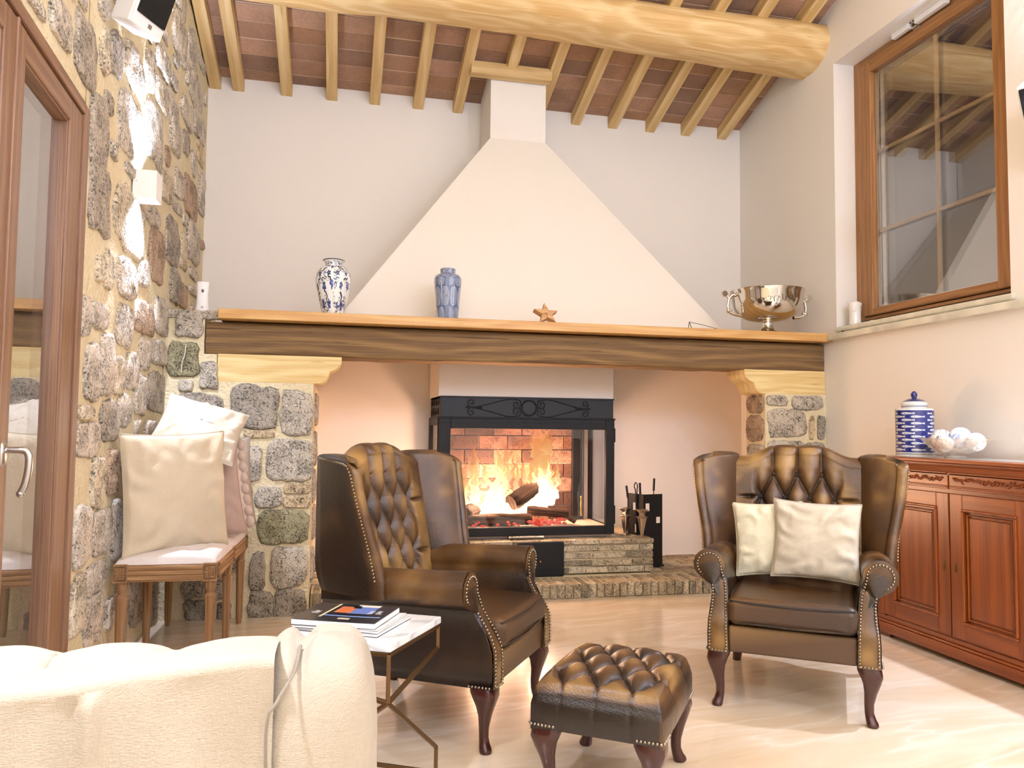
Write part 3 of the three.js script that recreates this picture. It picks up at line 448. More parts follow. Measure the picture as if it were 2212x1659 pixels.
// ---- glazed iron fireplace
{
  const F = thing('fireplace_insert', 'black iron fireplace with three glass sides and a scrollwork hood panel', 'fireplace', [1.305, 0, -5.27]);
  const Y0 = 0.33, w = 0.625;                                      // half width
  const iron = M.blackIron, W = 0.632;
  // hood panel with scrollwork, and the openwork panel on its side
  obj('hood_panel', mg([rb(2 * w, 0.15, 0.024, 0.003, 0, 1.237, -0.014), rb(0.02, 0.15, 0.54, 0.003, -w + 0.01, 1.237, -0.29), rb(0.02, 0.15, 0.54, 0.003, w - 0.01, 1.237, -0.29), rb(2 * w, 0.02, 0.55, 0.003, 0, 1.302, -0.285), rb(2 * w + 0.01, 0.012, 0.03, 0.003, 0, 1.306, -0.012)]), M.grayIron, F);
  const scroll = [], T = (pts, r = 0.0035) => scroll.push(tube(pts, r, 200, 6));
  const spiral = (cx, cy, r0, r1, a0, a1, n = 18) => Array.from({ length: n + 1 }, (_, i) => { const t = i / n, a = mix(a0, a1, t), r = mix(r0, r1, t); return [cx + Math.cos(a) * r, cy + Math.sin(a) * r, 0.002]; });
  scroll.push((() => { const t = new THREE.TorusGeometry(0.056, 0.004, 8, 40); t.translate(0, 1.235, 0.002); return t; })());
  for (const sx of [-1, 1]) for (const sy of [-1, 1]) {
    const pts = [];
    pts.push(...spiral(0.092, 0.026, 0.006, 0.034, 4.5 + TAU, 2.2).map(([x, y, z]) => [x, y, z]));
    pts.push([0.15, 0.06, 0.002], [0.24, 0.038, 0.002], [0.34, 0.012, 0.002]);
    pts.push(...spiral(0.41, 0.032, 0.03, 0.006, -PI / 2 - 0.3, TAU - 0.2));
    T(pts.map(([x, y, z]) => [sx * x, 1.235 + sy * y, z]));
  }
  for (const sx of [-1, 1]) { scroll.push(bar([sx * 0.34, 1.235, 0.003], [sx * 0.44, 1.235, 0.003], 0.007, 0.005)); for (const e of [0.34, 0.445]) { const c = new THREE.ConeGeometry(0.007, 0.022, 8); c.rotateZ(sx * (e < 0.4 ? 1 : -1) * PI / 2); c.translate(sx * e, 1.235, 0.003); scroll.push(c); } }
  obj('scrollwork', mg(scroll), iron, F);
  obj('medallion', (() => { const g = lathe([[0, 0.004], [0.04, 0.004], [0.052, 0.001], [0.053, -0.004]], 32); g.rotateX(PI / 2); g.translate(0, 1.235, 0.001); return g; })(), M.grayIron, F);
  const lat = []; for (let i = 0; i < 4; i++) for (const sy of [-1, 1]) { const c = -0.09 - i * 0.12; lat.push(tube(spiral(0, 0, 0.004, 0.03, 0, TAU * 1.3).map(([a, b]) => [-w - 0.006, 1.235 + sy * 0.034 + b, c + a]), 0.003, 24, 5)); }
  obj('scrollwork', mg(lat), iron, F);
  // front door frame
  const fz = 0.006;
  obj('door_frame', mg([box6(-W, -0.553, Y0 + 0.02, 1.165, -0.03, fz), box6(0.567, W, Y0 + 0.02, 1.165, -0.03, fz), box6(-0.553, 0.567, 1.088, 1.165, -0.03, fz), box6(-0.553, 0.567, Y0 + 0.02, 0.408, -0.03, fz), box6(-W - 0.006, W + 0.006, 1.158, 1.17, -0.05, fz + 0.006), box6(-W, W, 1.128, 1.134, 0, fz + 0.003, 0.001)]), iron, F);
  obj('hinge', mg([box6(W, W + 0.01, 1.0, 1.1, -0.03, 0, 0.003), box6(W, W + 0.01, 0.42, 0.55, -0.03, 0, 0.003)]), iron, F);
  obj('glass', cube(-0.56, 0.572, 0.402, 1.094, -0.012, -0.0119), M.clearPane, F);
  for (const s of [-1, 1]) { const X = s * w;
    obj('side_frame', mg([box6(X - 0.014, X + 0.014, Y0 + 0.02, 1.165, -0.055, -0.03), box6(X - 0.014, X + 0.014, Y0 + 0.02, 1.165, -0.56, -0.5), box6(X - 0.014, X + 0.014, 1.108, 1.165, -0.5, -0.055), box6(X - 0.014, X + 0.014, Y0 + 0.02, 0.4, -0.5, -0.055)]), iron, F);
    obj('glass', cube(X - 0.0005, X - 0.0004, 0.4, 1.11, -0.505, -0.05), M.clearPane, F); }
  obj('firebox_floor', box6(-w, w, Y0, 0.398, -0.56, -0.03, 0.003), M.fireMortar, F);
  obj('firebox_top', box6(-w, w, 1.13, 1.15, -0.56, -0.03, 0.003), M.blackIron, F);
  obj('rear_post', mg([box6(0.46, 0.53, 0.4, 1.13, -0.50, -0.45), box6(0.535, 0.55, 0.4, 1.13, -0.47, -0.44)]), iron, F);
  // brick lining on the rear wall
  const lining = obj('brick_lining', cube(-0.6, 0.6, 0.39, 1.14, -0.56, -0.505), M.fireMortar, F);
  for (let r = 0; r < 7; r++) for (let k = -1; k < 6; k++) { const bw = 0.222, xa = -0.6 + k * bw + (r % 2) * bw / 2, a = Math.max(xa, -0.6), b = Math.min(xa + bw, 0.475); if (b - a < 0.03) continue;
    const o = obj('brick', uvm(rb(b - a - 0.006, 0.1, 0.03, 0.003, 0, 0, 0, 1), 'x', r + k), M.fireBrick[Math.floor(rnd() * 5)], lining); o.position.set((a + b) / 2, 0.45 + r * 0.107, -0.5 + rr(-0.002, 0.002)); }
  const twist = gridGeo(8, 90, (u, v) => { const a = u * TAU + v * 40, r = 0.0085 * (1 + 0.22 * Math.cos(2 * u * TAU)); return [-0.02 + (v - 0.5) * 0.2, 0.343 + Math.sin(a) * r, 0.04 + Math.cos(a) * r]; }, true);
  obj('handle', mg([twist, tube([[-0.14, 0.343, 0.002], [-0.14, 0.343, 0.04], [-0.115, 0.343, 0.04]], 0.007, 16, 8), tube([[0.1, 0.343, 0.002], [0.1, 0.343, 0.04], [0.075, 0.343, 0.04]], 0.007, 16, 8), sphere(0.011, 0.1, 0.343, 0.04), sphere(0.011, -0.14, 0.343, 0.04)]), M.steel, F);
  obj('lever', mg([(() => { const g = lathe([[0, 0], [0.007, 0.002], [0.009, 0.02], [0.007, 0.06], [0.01, 0.09], [0.006, 0.13], [0.009, 0.14], [0.011, 0.15], [0, 0.158]], 12); g.translate(0.515, 0.43, -0.4); return g; })()]), M.brass, F);
}
// ---- logs, embers and flames
function logGeo(L, r, seed) { const rings = []; for (let i = 0; i <= 16; i++) { const t = i / 16, ring = [], e = i === 0 || i === 16 ? 0.9 : 1; for (let j = 0; j < 18; j++) { const a = j / 18 * TAU, R = r * e * (1 + 0.16 * f3(Math.cos(a) * 1.6 + seed, Math.sin(a) * 1.6, t * 3) + 0.05 * n3(j * 1.7, t * 9, seed)); ring.push([(t - 0.5) * L, Math.sin(a) * R, -Math.cos(a) * R]); } rings.push(ring); } return uvm(loft(rings), 'x', seed); }
const barkMat = wood(woodTex(501, '#2a1a13', '#4f3526', '#100906', { ring: 9, fine: 0.8 }), { roughness: 0.95, bumpScale: 0.008 });
for (const [L, r, p, ry, rz, label] of [
  [0.34, 0.062, [1.36, 0.625, -5.53], 0.5, 0.42, 'thick charred log tilted upward on top of the burning fire'],
  [0.22, 0.055, [0.95, 0.5, -5.5], 0.9, 0.15, 'short split log at the left end of the burning fire'],
  [0.46, 0.042, [1.13, 0.445, -5.4], 0.02, 0.0, 'long log lying flat at the front of the fire behind the glass'],
  [0.3, 0.032, [1.49, 0.492, -5.43], -0.25, -0.06, 'dark burnt log with glowing coals beneath at the right of the fire'],
  [0.2, 0.02, [1.62, 0.47, -5.46], -0.5, -0.5, 'thin branch leaning to the hearth floor at the fire\'s right edge']]) {
  const o = tag(obj('log', logGeo(L, r, L * 50), barkMat), label, 'log'); o.position.set(...p); o.rotation.set(0, ry, rz);
}
{
  const e = [], er = rngOf(77); for (let i = 0; i < 150; i++) { const g = new THREE.IcosahedronGeometry(0.008 + er() * 0.014, 0); g.scale(1.3, 0.8, 1); g.rotateY(er() * 6); g.translate(0.85 + er() * 0.78, 0.405 + er() * 0.03, -5.62 + er() * 0.28); e.push(g); }
  const o = tag(obj('embers', mg(e), std({ color: '#5a2118', emissive: '#ff4a38', emissiveIntensity: 0.6, roughness: 0.9 })), 'glowing bed of embers under the burning logs', 'embers'); o.userData.kind = 'stuff';
}
{
  const fire = thing('fire', 'tall bright orange and white flames behind the fireplace glass', 'fire', [0, 0, 0]);
  const flameMap = (c0, c1, c2) => tex(16, 128, (u, v) => (v < 0.45 ? mix3(c0, c1, v / 0.45) : mix3(c1, c2, (v - 0.45) / 0.55)), true);
  const hot = std({ color: '#000000', emissive: '#ffffff', emissiveIntensity: 2.6, emissiveMap: flameMap([1, 0.97, 0.86], [1, 0.93, 0.7], [1, 0.74, 0.36]), transparent: true, opacity: 0.82, roughness: 1 });
  const warm = std({ color: '#000000', emissive: '#ffffff', emissiveIntensity: 1.25, emissiveMap: flameMap([1, 0.93, 0.74], [1, 0.8, 0.5], [1, 0.56, 0.27]), transparent: true, opacity: 0.6, roughness: 1 });
  const dim = std({ color: '#000000', emissive: '#ffffff', emissiveIntensity: 0.85, emissiveMap: flameMap([1, 0.7, 0.42], [1, 0.6, 0.34], [1, 0.45, 0.26]), transparent: true, opacity: 0.4, roughness: 1 });
  const tall = std({ color: '#000000', emissive: '#ffffff', emissiveIntensity: 1.15, emissiveMap: flameMap([1, 0.78, 0.5], [1, 0.66, 0.4], [1, 0.56, 0.32]), transparent: true, opacity: 0.7, roughness: 1 });
  const fr = rngOf(991);
  const flame = (x, y, z, h, r, m, lean = 0) => {
    const s = fr() * 90, rings = [], n = 22; let g;
    for (let i = 0; i <= n; i++) { const t = i / n, R = r * Math.pow(1 - t, 0.75) * (0.45 + 1.5 * Math.pow(t + 0.05, 0.45) * (1 - t)) * (1 + 0.35 * n3(t * 6, s, 1)) + 0.0006, cx = lean * t * t + r * 1.5 * t * n3(t * 3.2, s, 4) + r * 0.7 * n3(t * 8, s, 9), cz = r * t * n3(t * 3, s, 8), ring = [];
      for (let j = 0; j < 10; j++) { const a = j / 10 * TAU; ring.push([cx + Math.cos(a) * R * (1 + 0.3 * n3(a, t * 5, s)), t * h, cz - Math.sin(a) * R * 0.55]); } rings.push(ring); }
    g = loft(rings, 3); const uv = g.attributes.uv, p = g.attributes.position; for (let i = 0; i < uv.count; i++) uv.setXY(i, 0.5, clamp(p.getY(i) / h, 0.01, 0.99));
    const o = obj('flame', g, m, fire); o.position.set(x, y, z);
  };
  // left body of fire
  for (const [x, y, h, r] of [[0.86, 0.41, 0.16, 0.035], [0.90, 0.42, 0.28, 0.045], [0.96, 0.43, 0.34, 0.05], [1.02, 0.44, 0.3, 0.055], [1.07, 0.45, 0.36, 0.06], [1.12, 0.46, 0.42, 0.062], [1.17, 0.46, 0.36, 0.055], [1.22, 0.46, 0.24, 0.045], [1.27, 0.46, 0.16, 0.04], [1.32, 0.47, 0.14, 0.035], [1.0, 0.42, 0.2, 0.06], [1.1, 0.42, 0.18, 0.07], [1.2, 0.43, 0.16, 0.06]]) flame(x, y, -5.5 + 0.05 * (fr() - 0.5), h, r, hot, 0.02 * (fr() - 0.5));
  for (const [x, y, h, r] of [[0.93, 0.6, 0.3, 0.026], [0.98, 0.62, 0.34, 0.028], [1.04, 0.66, 0.22, 0.026], [1.15, 0.72, 0.26, 0.024], [1.19, 0.7, 0.2, 0.022], [1.22, 0.66, 0.3, 0.022], [1.28, 0.64, 0.22, 0.02], [0.89, 0.5, 0.3, 0.02], [1.34, 0.7, 0.16, 0.016]]) flame(x, y, -5.53, h, r, warm, 0.05 * (fr() - 0.5));
  for (const [x, y, h, r] of [[0.96, 0.8, 0.2, 0.022], [1.21, 0.85, 0.16, 0.02], [0.9, 0.72, 0.16, 0.016], [1.26, 0.72, 0.18, 0.018], [1.33, 0.66, 0.24, 0.02]]) flame(x, y, -5.56, h, r, dim, 0.03 * (fr() - 0.5));
  // right column of fire
  for (const [x, y, h, r] of [[1.38, 0.5, 0.24, 0.045], [1.43, 0.52, 0.32, 0.042], [1.48, 0.5, 0.34, 0.045], [1.53, 0.53, 0.26, 0.036], [1.57, 0.58, 0.16, 0.024], [1.46, 0.62, 0.26, 0.03], [1.51, 0.62, 0.24, 0.028]]) flame(x, y, -5.52, h, r, hot, 0.03 * (fr() - 0.5));
  for (const [x, y, h, r] of [[1.42, 0.64, 0.28, 0.036], [1.46, 0.7, 0.34, 0.036], [1.50, 0.66, 0.36, 0.036], [1.54, 0.64, 0.28, 0.03], [1.38, 0.6, 0.26, 0.024], [1.6, 0.68, 0.18, 0.02]]) flame(x, y, -5.54, h, r, warm, 0.03 * (fr() - 0.5));
  for (const [x, y, h, r] of [[1.43, 0.74, 0.36, 0.04], [1.47, 0.8, 0.32, 0.045], [1.51, 0.78, 0.34, 0.04], [1.46, 0.86, 0.26, 0.04], [1.42, 0.88, 0.24, 0.035], [1.50, 0.9, 0.22, 0.04], [1.44, 0.95, 0.18, 0.05], [1.48, 0.96, 0.18, 0.05], [1.53, 0.95, 0.18, 0.04]]) flame(x, y, -5.55 + 0.06 * (fr() - 0.5), h, r, y > 0.93 ? dim : tall, 0.02 * (fr() - 0.5));
  for (const [x, y, z, k] of [[1.05, 0.62, -5.52, 1], [1.47, 0.78, -5.54, 0.9], [1.25, 0.5, -5.48, 0.5]]) { const l = new THREE.PointLight(FIRE, LAMP.fire * k, 0, 2); l.position.set(x, y, z); l.shadow.radius = 4; l.castShadow = true; l.name = 'fire_glow'; scene.add(l); }
}
// ---- fire tools and candlesticks beside the fireplace
{
  const t = thing('fire_tool_stand', 'black iron fire tool stand with cut-out squares standing beside the fireplace', 'fire tool set', [2.165, 0.105, -5.36], 0.25);
  const plate = (w, h, holes) => { const s = new THREE.Shape(); s.moveTo(-w / 2, 0); s.lineTo(w / 2, 0); s.lineTo(w / 2, h); s.lineTo(-w / 2, h); s.closePath(); for (const [x, y, a, b] of holes) { const p = new THREE.Path(); p.moveTo(x, y); p.lineTo(x, y + b); p.lineTo(x + a, y + b); p.lineTo(x + a, y); p.closePath(); s.holes.push(p); } return new THREE.ExtrudeGeometry(s, { depth: 0.004, bevelEnabled: false }); };
  const a = plate(0.17, 0.52, [[-0.065, 0.4, 0.036, 0.055], [0.03, 0.31, 0.036, 0.045]]); a.translate(0.06, 0, 0.08); obj('front_plate', a, M.blackIron, t);
  const b = plate(0.17, 0.52, [[-0.03, 0.4, 0.03, 0.055], [-0.01, 0.24, 0.03, 0.06]]); b.rotateY(-PI / 2.2); b.translate(-0.03, 0, 0.0); obj('side_plate', b, M.blackIron, t);
  obj('base', rb(0.2, 0.012, 0.2, 0.003, 0.05, 0.006, 0), M.blackIron, t);
  for (const [x, z, h, lx, w] of [[-0.08, 0.0, 0.58, -0.035, 0.01], [0.0, 0.02, 0.6, -0.01, 0.01], [0.1, 0.03, 0.63, 0.012, 0.01]]) obj('tool_handle', mg([bar([x, 0.02, z], [x + lx * 0.6, h - 0.08, z], 0.006), bar([x + lx * 0.6, h - 0.09, z], [x + lx, h, z], w + 0.003)]), M.blackIron, t);
  obj('tongs', tube([[-0.03, 0.02, 0.02], [-0.045, 0.5, 0.02], [-0.06, 0.575, 0.02], [-0.045, 0.605, 0.02], [-0.03, 0.575, 0.02], [-0.035, 0.5, 0.02], [-0.02, 0.02, 0.02]], 0.004, 60, 6), M.blackIron, t);
}
{
  const profile = (y, a, c) => { const k = 0.26, o = a * (1 - k); return [[a, y, -o], [a, y, o], [o, y, a], [-o, y, a], [-a, y, o], [-a, y, -o], [-o, y, -a], [o, y, -a]].map(([x, yy, z]) => [x, yy, z]).reverse(); };
  const c = thing('candlestick', 'tapered silver candlestick nearer the fireplace door on the brick plinth', 'candlestick', [2.045, 0.3275, -5.33], 0.5);
  const L = (rows) => { const g = loft(rows.map(([y, a]) => profile(y, a))).toNonIndexed?.() ?? null; return g; };
  const flat = (rows) => { const g = noIndex(loft(rows.map(([y, a]) => profile(y, a)))); g.computeVertexNormals(); return g; };
  obj('foot', flat([[0, 0.034], [0.006, 0.034], [0.012, 0.024], [0.016, 0.012]]), M.oldSilver, c);
  obj('stem', flat([[0.014, 0.009], [0.02, 0.009], [0.135, 0.027], [0.14, 0.034], [0.144, 0.034]]), M.oldSilver, c);
  obj('cup', flat([[0.143, 0.026], [0.152, 0.016], [0.168, 0.016], [0.186, 0.03], [0.194, 0.037], [0.197, 0.037], [0.198, 0.02]]), M.oldSilver, c);
  obj('candle_glass', lathe([[0, 0], [0.017, 0], [0.017, 0.004], [0.0, 0.005]], 16).translate(0, 0.198, 0), M.silver, c);
  copy(c, 'tapered silver candlestick at the right corner of the brick plinth', [2.135, 0.3275, -5.235], 0.2);
}
// ---------------------------------------------------------------- leather furniture
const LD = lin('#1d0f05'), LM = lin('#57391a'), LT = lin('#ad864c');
function leatherTone(x, y, z, h, seed = 0) {                                // antique finish mottled by noise; h makes bulges tan, creases and outer sides dark
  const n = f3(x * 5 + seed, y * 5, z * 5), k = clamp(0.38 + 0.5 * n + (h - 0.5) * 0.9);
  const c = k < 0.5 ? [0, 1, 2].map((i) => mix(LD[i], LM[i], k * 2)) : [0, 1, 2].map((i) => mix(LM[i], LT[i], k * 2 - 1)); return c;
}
const leather = (g, h = 0.5, seed = 0) => paint(g, (x, y, z) => leatherTone(x, y, z, typeof h === 'function' ? h(x, y, z) : h, seed));
function nails(path, step = 0.0125, r = 0.0048) {                   // path of [x, y, z]; nail heads at even steps
  const out = []; let left = 0; const base = new THREE.IcosahedronGeometry(r, 1);
  for (let i = 1; i < path.length; i++) { const a = path[i - 1], b = path[i], L = Math.hypot(b[0] - a[0], b[1] - a[1], b[2] - a[2]); let t = left;
    while (t < L) { const k = t / L; const g = base.clone(); g.translate(mix(a[0], b[0], k), mix(a[1], b[1], k), mix(a[2], b[2], k)); out.push(g); t += step; } left = t - L; }
  return out;
}
function cabriole(x, z, top, s, dx, dz) {                           // curved leg; dx, dz: the way the knee and foot point
  const R = [[1.0, 0.0, 0.042, 1], [0.93, 0.004, 0.043, 1], [0.85, 0.012, 0.040, 0.8], [0.72, 0.014, 0.031, 0.4], [0.55, 0.008, 0.0225, 0.1], [0.36, 0.0, 0.0175, 0], [0.22, 0.0, 0.0165, 0], [0.13, 0.006, 0.0185, 0], [0.07, 0.013, 0.0215, 0], [0.025, 0.016, 0.0215, 0], [0.0, 0.014, 0.018, 0]];
  const rings = R.map(([t, o, r, sq]) => Array.from({ length: 20 }, (_, j) => { const a = j / 20 * TAU, c = Math.cos(a), n = Math.sin(a), q = 1 / Math.pow(Math.pow(Math.abs(c), 2 + 4 * sq) + Math.pow(Math.abs(n), 2 + 4 * sq), 1 / (2 + 4 * sq)); return [x + dx * o * s + c * r * s * q, t * top, z + dz * o * s - n * r * s * q]; }));
  return loft(rings);
}
function diamond(x, y, p, q0) { const P = x / p, Q = (y - q0) / p, a = P + Q * 0.5, b = P - Q * 0.5; return Math.abs(Math.sin(PI * a)) * Math.abs(Math.sin(PI * b)); }
const topOf = (x) => 0.978 + 0.054 * ss(0.24, 0.085, Math.abs(x)), backZ = (y) => -0.515 - 0.19 * (y - 0.4);
function tuft(x, y) {
  const p = 0.105, q = (y - 0.895) / p; let h = Math.pow(diamond(x, y, p, 0.895), 0.42);
  if (q > 0) { const v = Math.abs(x) < 0.1575 ? Math.pow(Math.abs(Math.sin(PI * x / p)), 0.4) : 1; h = mix(Math.max(h, 0), v, ss(0, 0.35, q)); }
  const e = ss(0.165, 0.2, Math.abs(x)); if (e > 0) { const rows = [0.79, 0.58]; let v = 1; for (const r of rows) v = Math.min(v, 1 - 0.6 * Math.exp(-(((y - r) / 0.007) ** 2)) * ss(0.27, 0.2, Math.abs(x))); h = mix(h, v, e); }
  return h;
}
function makeWingChair(label) {
  const c = thing('wing_armchair', label, 'armchair', [0, 0, 0], 0, 'pair of brown leather wing armchairs'), L = M.leather;
  // backrest: tufted front, rolled top and plain rear
  const HX = 0.285, bg = gridGeo(132, 190, (u, v) => {
    const x = (u * 2 - 1) * HX, T = topOf(x), R = 0.045; let y, z;
    if (v < 0.66) { y = mix(0.38, T - R, v / 0.66); z = backZ(y) + 0.036 * tuft(x, y) - 0.008; }
    else if (v < 0.8) { const a = (v - 0.66) / 0.14 * PI; const zf = backZ(T - R); const k = 1 - (v - 0.66) / 0.14; y = T - R + Math.sin(a) * R * (0.86 + 0.14 * tuft(x, T)); z = zf - R + 0.012 + Math.cos(a) * R * 1.05 + (0.036 * tuft(x, T - R) - 0.02) * k * k; }
    else { const t = (v - 0.8) / 0.2, zf = backZ(T - R); y = mix(T - R, 0.22, t); z = mix(zf - 2 * R + 0.014, -0.675, t); }
    return [x, y, z];
  });
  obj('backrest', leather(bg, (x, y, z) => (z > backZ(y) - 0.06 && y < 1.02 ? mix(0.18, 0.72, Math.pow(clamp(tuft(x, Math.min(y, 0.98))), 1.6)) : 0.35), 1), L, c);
  for (let r = 0; r < 5; r++) { const y = 0.895 - r * 0.105; for (const k of r % 2 ? [-1.5, -0.5, 0.5, 1.5] : [-1, 0, 1]) { const g = new THREE.SphereGeometry(0.0105, 12, 8); g.scale(1, 1, 0.6); g.translate(k * 0.105, y, backZ(y) - 0.002); obj('button', leather(g, 0.05), L, c); } }
  // wings
  const bx = (y) => 0.372 + 0.055 * ss(0.55, 0.98, y), bz = (y) => mix(-0.398, -0.478, clamp((y - 0.56) / 0.4));
  const ringAt = (y) => {
    const A = [0.258, backZ(Math.min(y, 0.97)) + 0.01], B = [bx(y), bz(y)], C = [0.318, -0.705 + 0.06 * ss(0.6, 0.4, y)], d = [B[0] - A[0], B[1] - A[1]], l = Math.hypot(...d), nx = d[1] / l, nz = -d[0] / l, r = 0.024, pts = [];
    const bi = [B[0] + nx * r * -1 * -1 - 0.0, B[1] + nz * r], cen = [B[0] + nx * 0, B[1]];
    const I = [cen[0] - Math.abs(nx) * r, cen[1] - 0.004];           // inner side of the front roll
    for (let i = 0; i <= 10; i++) { const t = i / 10, cx = mix(A[0], I[0], 0.5) - 0.018, cz = mix(A[1], I[1], 0.5) + 0.03; pts.push([(1 - t) ** 2 * A[0] + 2 * t * (1 - t) * cx + t * t * I[0], (1 - t) ** 2 * A[1] + 2 * t * (1 - t) * cz + t * t * I[1]]); }
    for (let i = 1; i < 9; i++) { const a = PI - i / 9 * PI; pts.push([cen[0] + Math.cos(a) * r, cen[1] + Math.sin(a) * r * 1.1 - 0.004]); }
    const O = [cen[0] + r, cen[1] - 0.006];
    for (let i = 0; i <= 8; i++) { const t = i / 8; pts.push([mix(O[0], C[0], t) + 0.006 * Math.sin(t * PI), mix(O[1], C[1], t)]); }
    pts.push([0.28, -0.70], [0.262, -0.66]);
    return pts;
  };
  const topAt = (p) => { const t = clamp((p[1] + 0.70) / 0.27); return 0.984 - 0.02 * t - 0.05 * Math.pow(clamp((t - 0.55) / 0.45), 2.5); };
  const rings = []; const NV = 26;
  for (let j = 0; j <= NV; j++) { const t = j / NV, y = mix(0.5, 0.965, t), ring = ringAt(y); rings.push(ring.map((p) => [p[0], mix(0.5, topAt(p), t), p[1]])); }
  const topRing = rings[NV]; let cx = 0, cz = 0; topRing.forEach((p) => { cx += p[0] / topRing.length; cz += p[2] / topRing.length; });
  for (const [k, dy] of [[0.93, 0.007], [0.8, 0.011], [0.5, 0.013], [0.02, 0.013]]) rings.push(topRing.map((p) => [mix(cx, p[0], k), p[1] + dy, mix(cz, p[2], k)]));
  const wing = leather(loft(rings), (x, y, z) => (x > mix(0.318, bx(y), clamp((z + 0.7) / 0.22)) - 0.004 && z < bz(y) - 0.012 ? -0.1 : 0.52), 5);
  // arms with scrolled fronts
  const zf = (y) => (y < 0.33 ? 0 : y < 0.5 ? -0.085 * ss(0.32, 0.52, y) * 1.02 : -0.085), SC = [0.319, 0.545], SR = 0.064;
  const outline = []; const put = (x, y) => outline.push([x, y]);
  for (const [x, y] of [[0.232, 0.22], [0.232, 0.26], [0.233, 0.3], [0.234, 0.34], [0.236, 0.38], [0.238, 0.41], [0.241, 0.44], [0.245, 0.47], [0.25, 0.5]]) put(x, y);
  for (let i = 0; i <= 18; i++) { const a = (200 - i / 18 * 285) * PI / 180; put(SC[0] + Math.cos(a) * SR, SC[1] + Math.sin(a) * SR); }
  for (const [x, y] of [[0.314, 0.472], [0.308, 0.445], [0.306, 0.415], [0.308, 0.38], [0.313, 0.34], [0.315, 0.3], [0.315, 0.26], [0.315, 0.22]]) put(x, y);
  const armRings = []; for (let i = 0; i <= 20; i++) { const v = i / 20; armRings.push(outline.map(([x, y]) => [Math.min(x, mix(0.4, 0.322, ss(0.3, 0.85, v))) - 0.006 * v * ss(0.4, 0.5, y), y - 0.022 * v * ss(0.45, 0.5, y), mix(zf(y), -0.675, v)])); }
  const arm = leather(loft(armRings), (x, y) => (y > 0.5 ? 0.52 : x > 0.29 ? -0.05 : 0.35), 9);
  const half = (y) => { const l = outline.filter((p, i) => i < 9), r = outline.slice(-8).reverse(); const at = (a) => { for (let i = 1; i < a.length; i++) if (y <= a[i][1]) return mix(a[i - 1][0], a[i][0], (y - a[i - 1][1]) / (a[i][1] - a[i - 1][1])); return a[a.length - 1][0]; }; return [at(l), at(r)]; };
  const post = gridGeo(8, 26, (u, v) => { const y = mix(0.221, 0.49, v), [a, b] = half(y); return [mix(a + 0.003, b - 0.003, u), y, zf(y) + 0.004 + 0.004 * Math.sin(u * PI)]; });
  const disc = gridGeo(24, 5, (u, v) => { const a = u * TAU, r = SR * 0.97 * v; return [SC[0] + Math.cos(a) * r, SC[1] + Math.sin(a) * r, zf(SC[1] + Math.sin(a) * r) + 0.004 + 0.006 * (1 - v * v)]; }, true);
  const front = leather(mg([post, (() => { const q = noIndex(disc); return q; })()]), (x, y) => 0.62, 3);
  const inset = 0.009, nl = [];
  const L1 = outline.slice(0, 8).map(([x, y]) => [x + inset, y + 0.006, zf(y) + 0.009]), arcN = []; for (let i = 0; i <= 30; i++) { const a = (210 - i / 30 * 300) * PI / 180, r = SR - 0.017; arcN.push([SC[0] + Math.cos(a) * r, SC[1] + Math.sin(a) * r, zf(SC[1] + Math.sin(a) * r) + 0.009]); }
  const R1 = outline.slice(-8).map(([x, y]) => [x - inset, y + 0.006, zf(y) + 0.009]);
  nl.push(...nails([...L1, ...arcN.slice(2, -1), ...R1]), ...nails([[0.245, 0.227, 0.009], [0.305, 0.227, 0.009]]), ...nails([[0.319, 0.227, -0.008], [0.319, 0.227, -0.09]]));
  const we = []; for (let i = 0; i <= 20; i++) { const y = mix(0.565, 0.925, i / 20); we.push([bx(y) + 0.0255, y, bz(y) - 0.008]); } const wt = []; for (let i = 0; i <= 8; i++) { const t = i / 8, p = [mix(0.447, 0.322, t), mix(-0.497, -0.70, t)]; wt.push([p[0], topAt(p) - 0.004, p[1]]); }
  nl.push(...nails([...we, ...wt], 0.0125, 0.0047));
  const nailG = mg(nl);
  for (const s of [1, -1]) { const q = (g) => (s > 0 ? g : mirror(g)); obj('wing', q(wing), L, c); obj('arm', q(arm), L, c); obj('arm_front', q(front), L, c); stuffPart(obj('nail_trim', q(nailG), M.nail, c)); }
  // seat
  const cu = noIndex(new RoundedBoxGeometry(0.476, 0.118, 0.545, 10, 0.034)), cp = cu.attributes.position;
  for (let i = 0; i < cp.count; i++) { const x = cp.getX(i), y = cp.getY(i), z = cp.getZ(i), k = (1 - (x / 0.24) ** 2) * (1 - (z / 0.28) ** 2); cp.setXYZ(i, x * (1 + 0.012 * Math.cos(y * 20)), y + (y > 0 ? 0.018 : -0.004) * k - (y > 0 ? 0.012 * ss(0.1, 0.28, z) : 0), z + 0.008 * (1 - (y / 0.06) ** 2) * Math.sign(z) * (1 - (x / 0.24) ** 2)); }
  const sc = BGU.mergeVertices((cu.deleteAttribute('normal'), cu), 1e-4); sc.computeVertexNormals(); sc.translate(0, 0.388, -0.262);
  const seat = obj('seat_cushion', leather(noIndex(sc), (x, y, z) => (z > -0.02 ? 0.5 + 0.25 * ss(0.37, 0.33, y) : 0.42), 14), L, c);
  for (const [y, dy] of [[0.428, -0.006], [0.343, 0]]) { const a = 0.226, b0 = -0.5, b1 = -0.004; obj('piping', leather(tube([[-a, y, b0], [-a - 0.011, y, -0.25], [-a, y + dy, b1 - 0.02], [-a + 0.03, y + dy, b1 + 0.008], [0, y + dy - 0.003, b1 + 0.019], [a - 0.03, y + dy, b1 + 0.008], [a, y + dy, b1 - 0.02], [a + 0.011, y, -0.25], [a, y, b0]], 0.0045, 90, 6), 0.2), L, seat); }
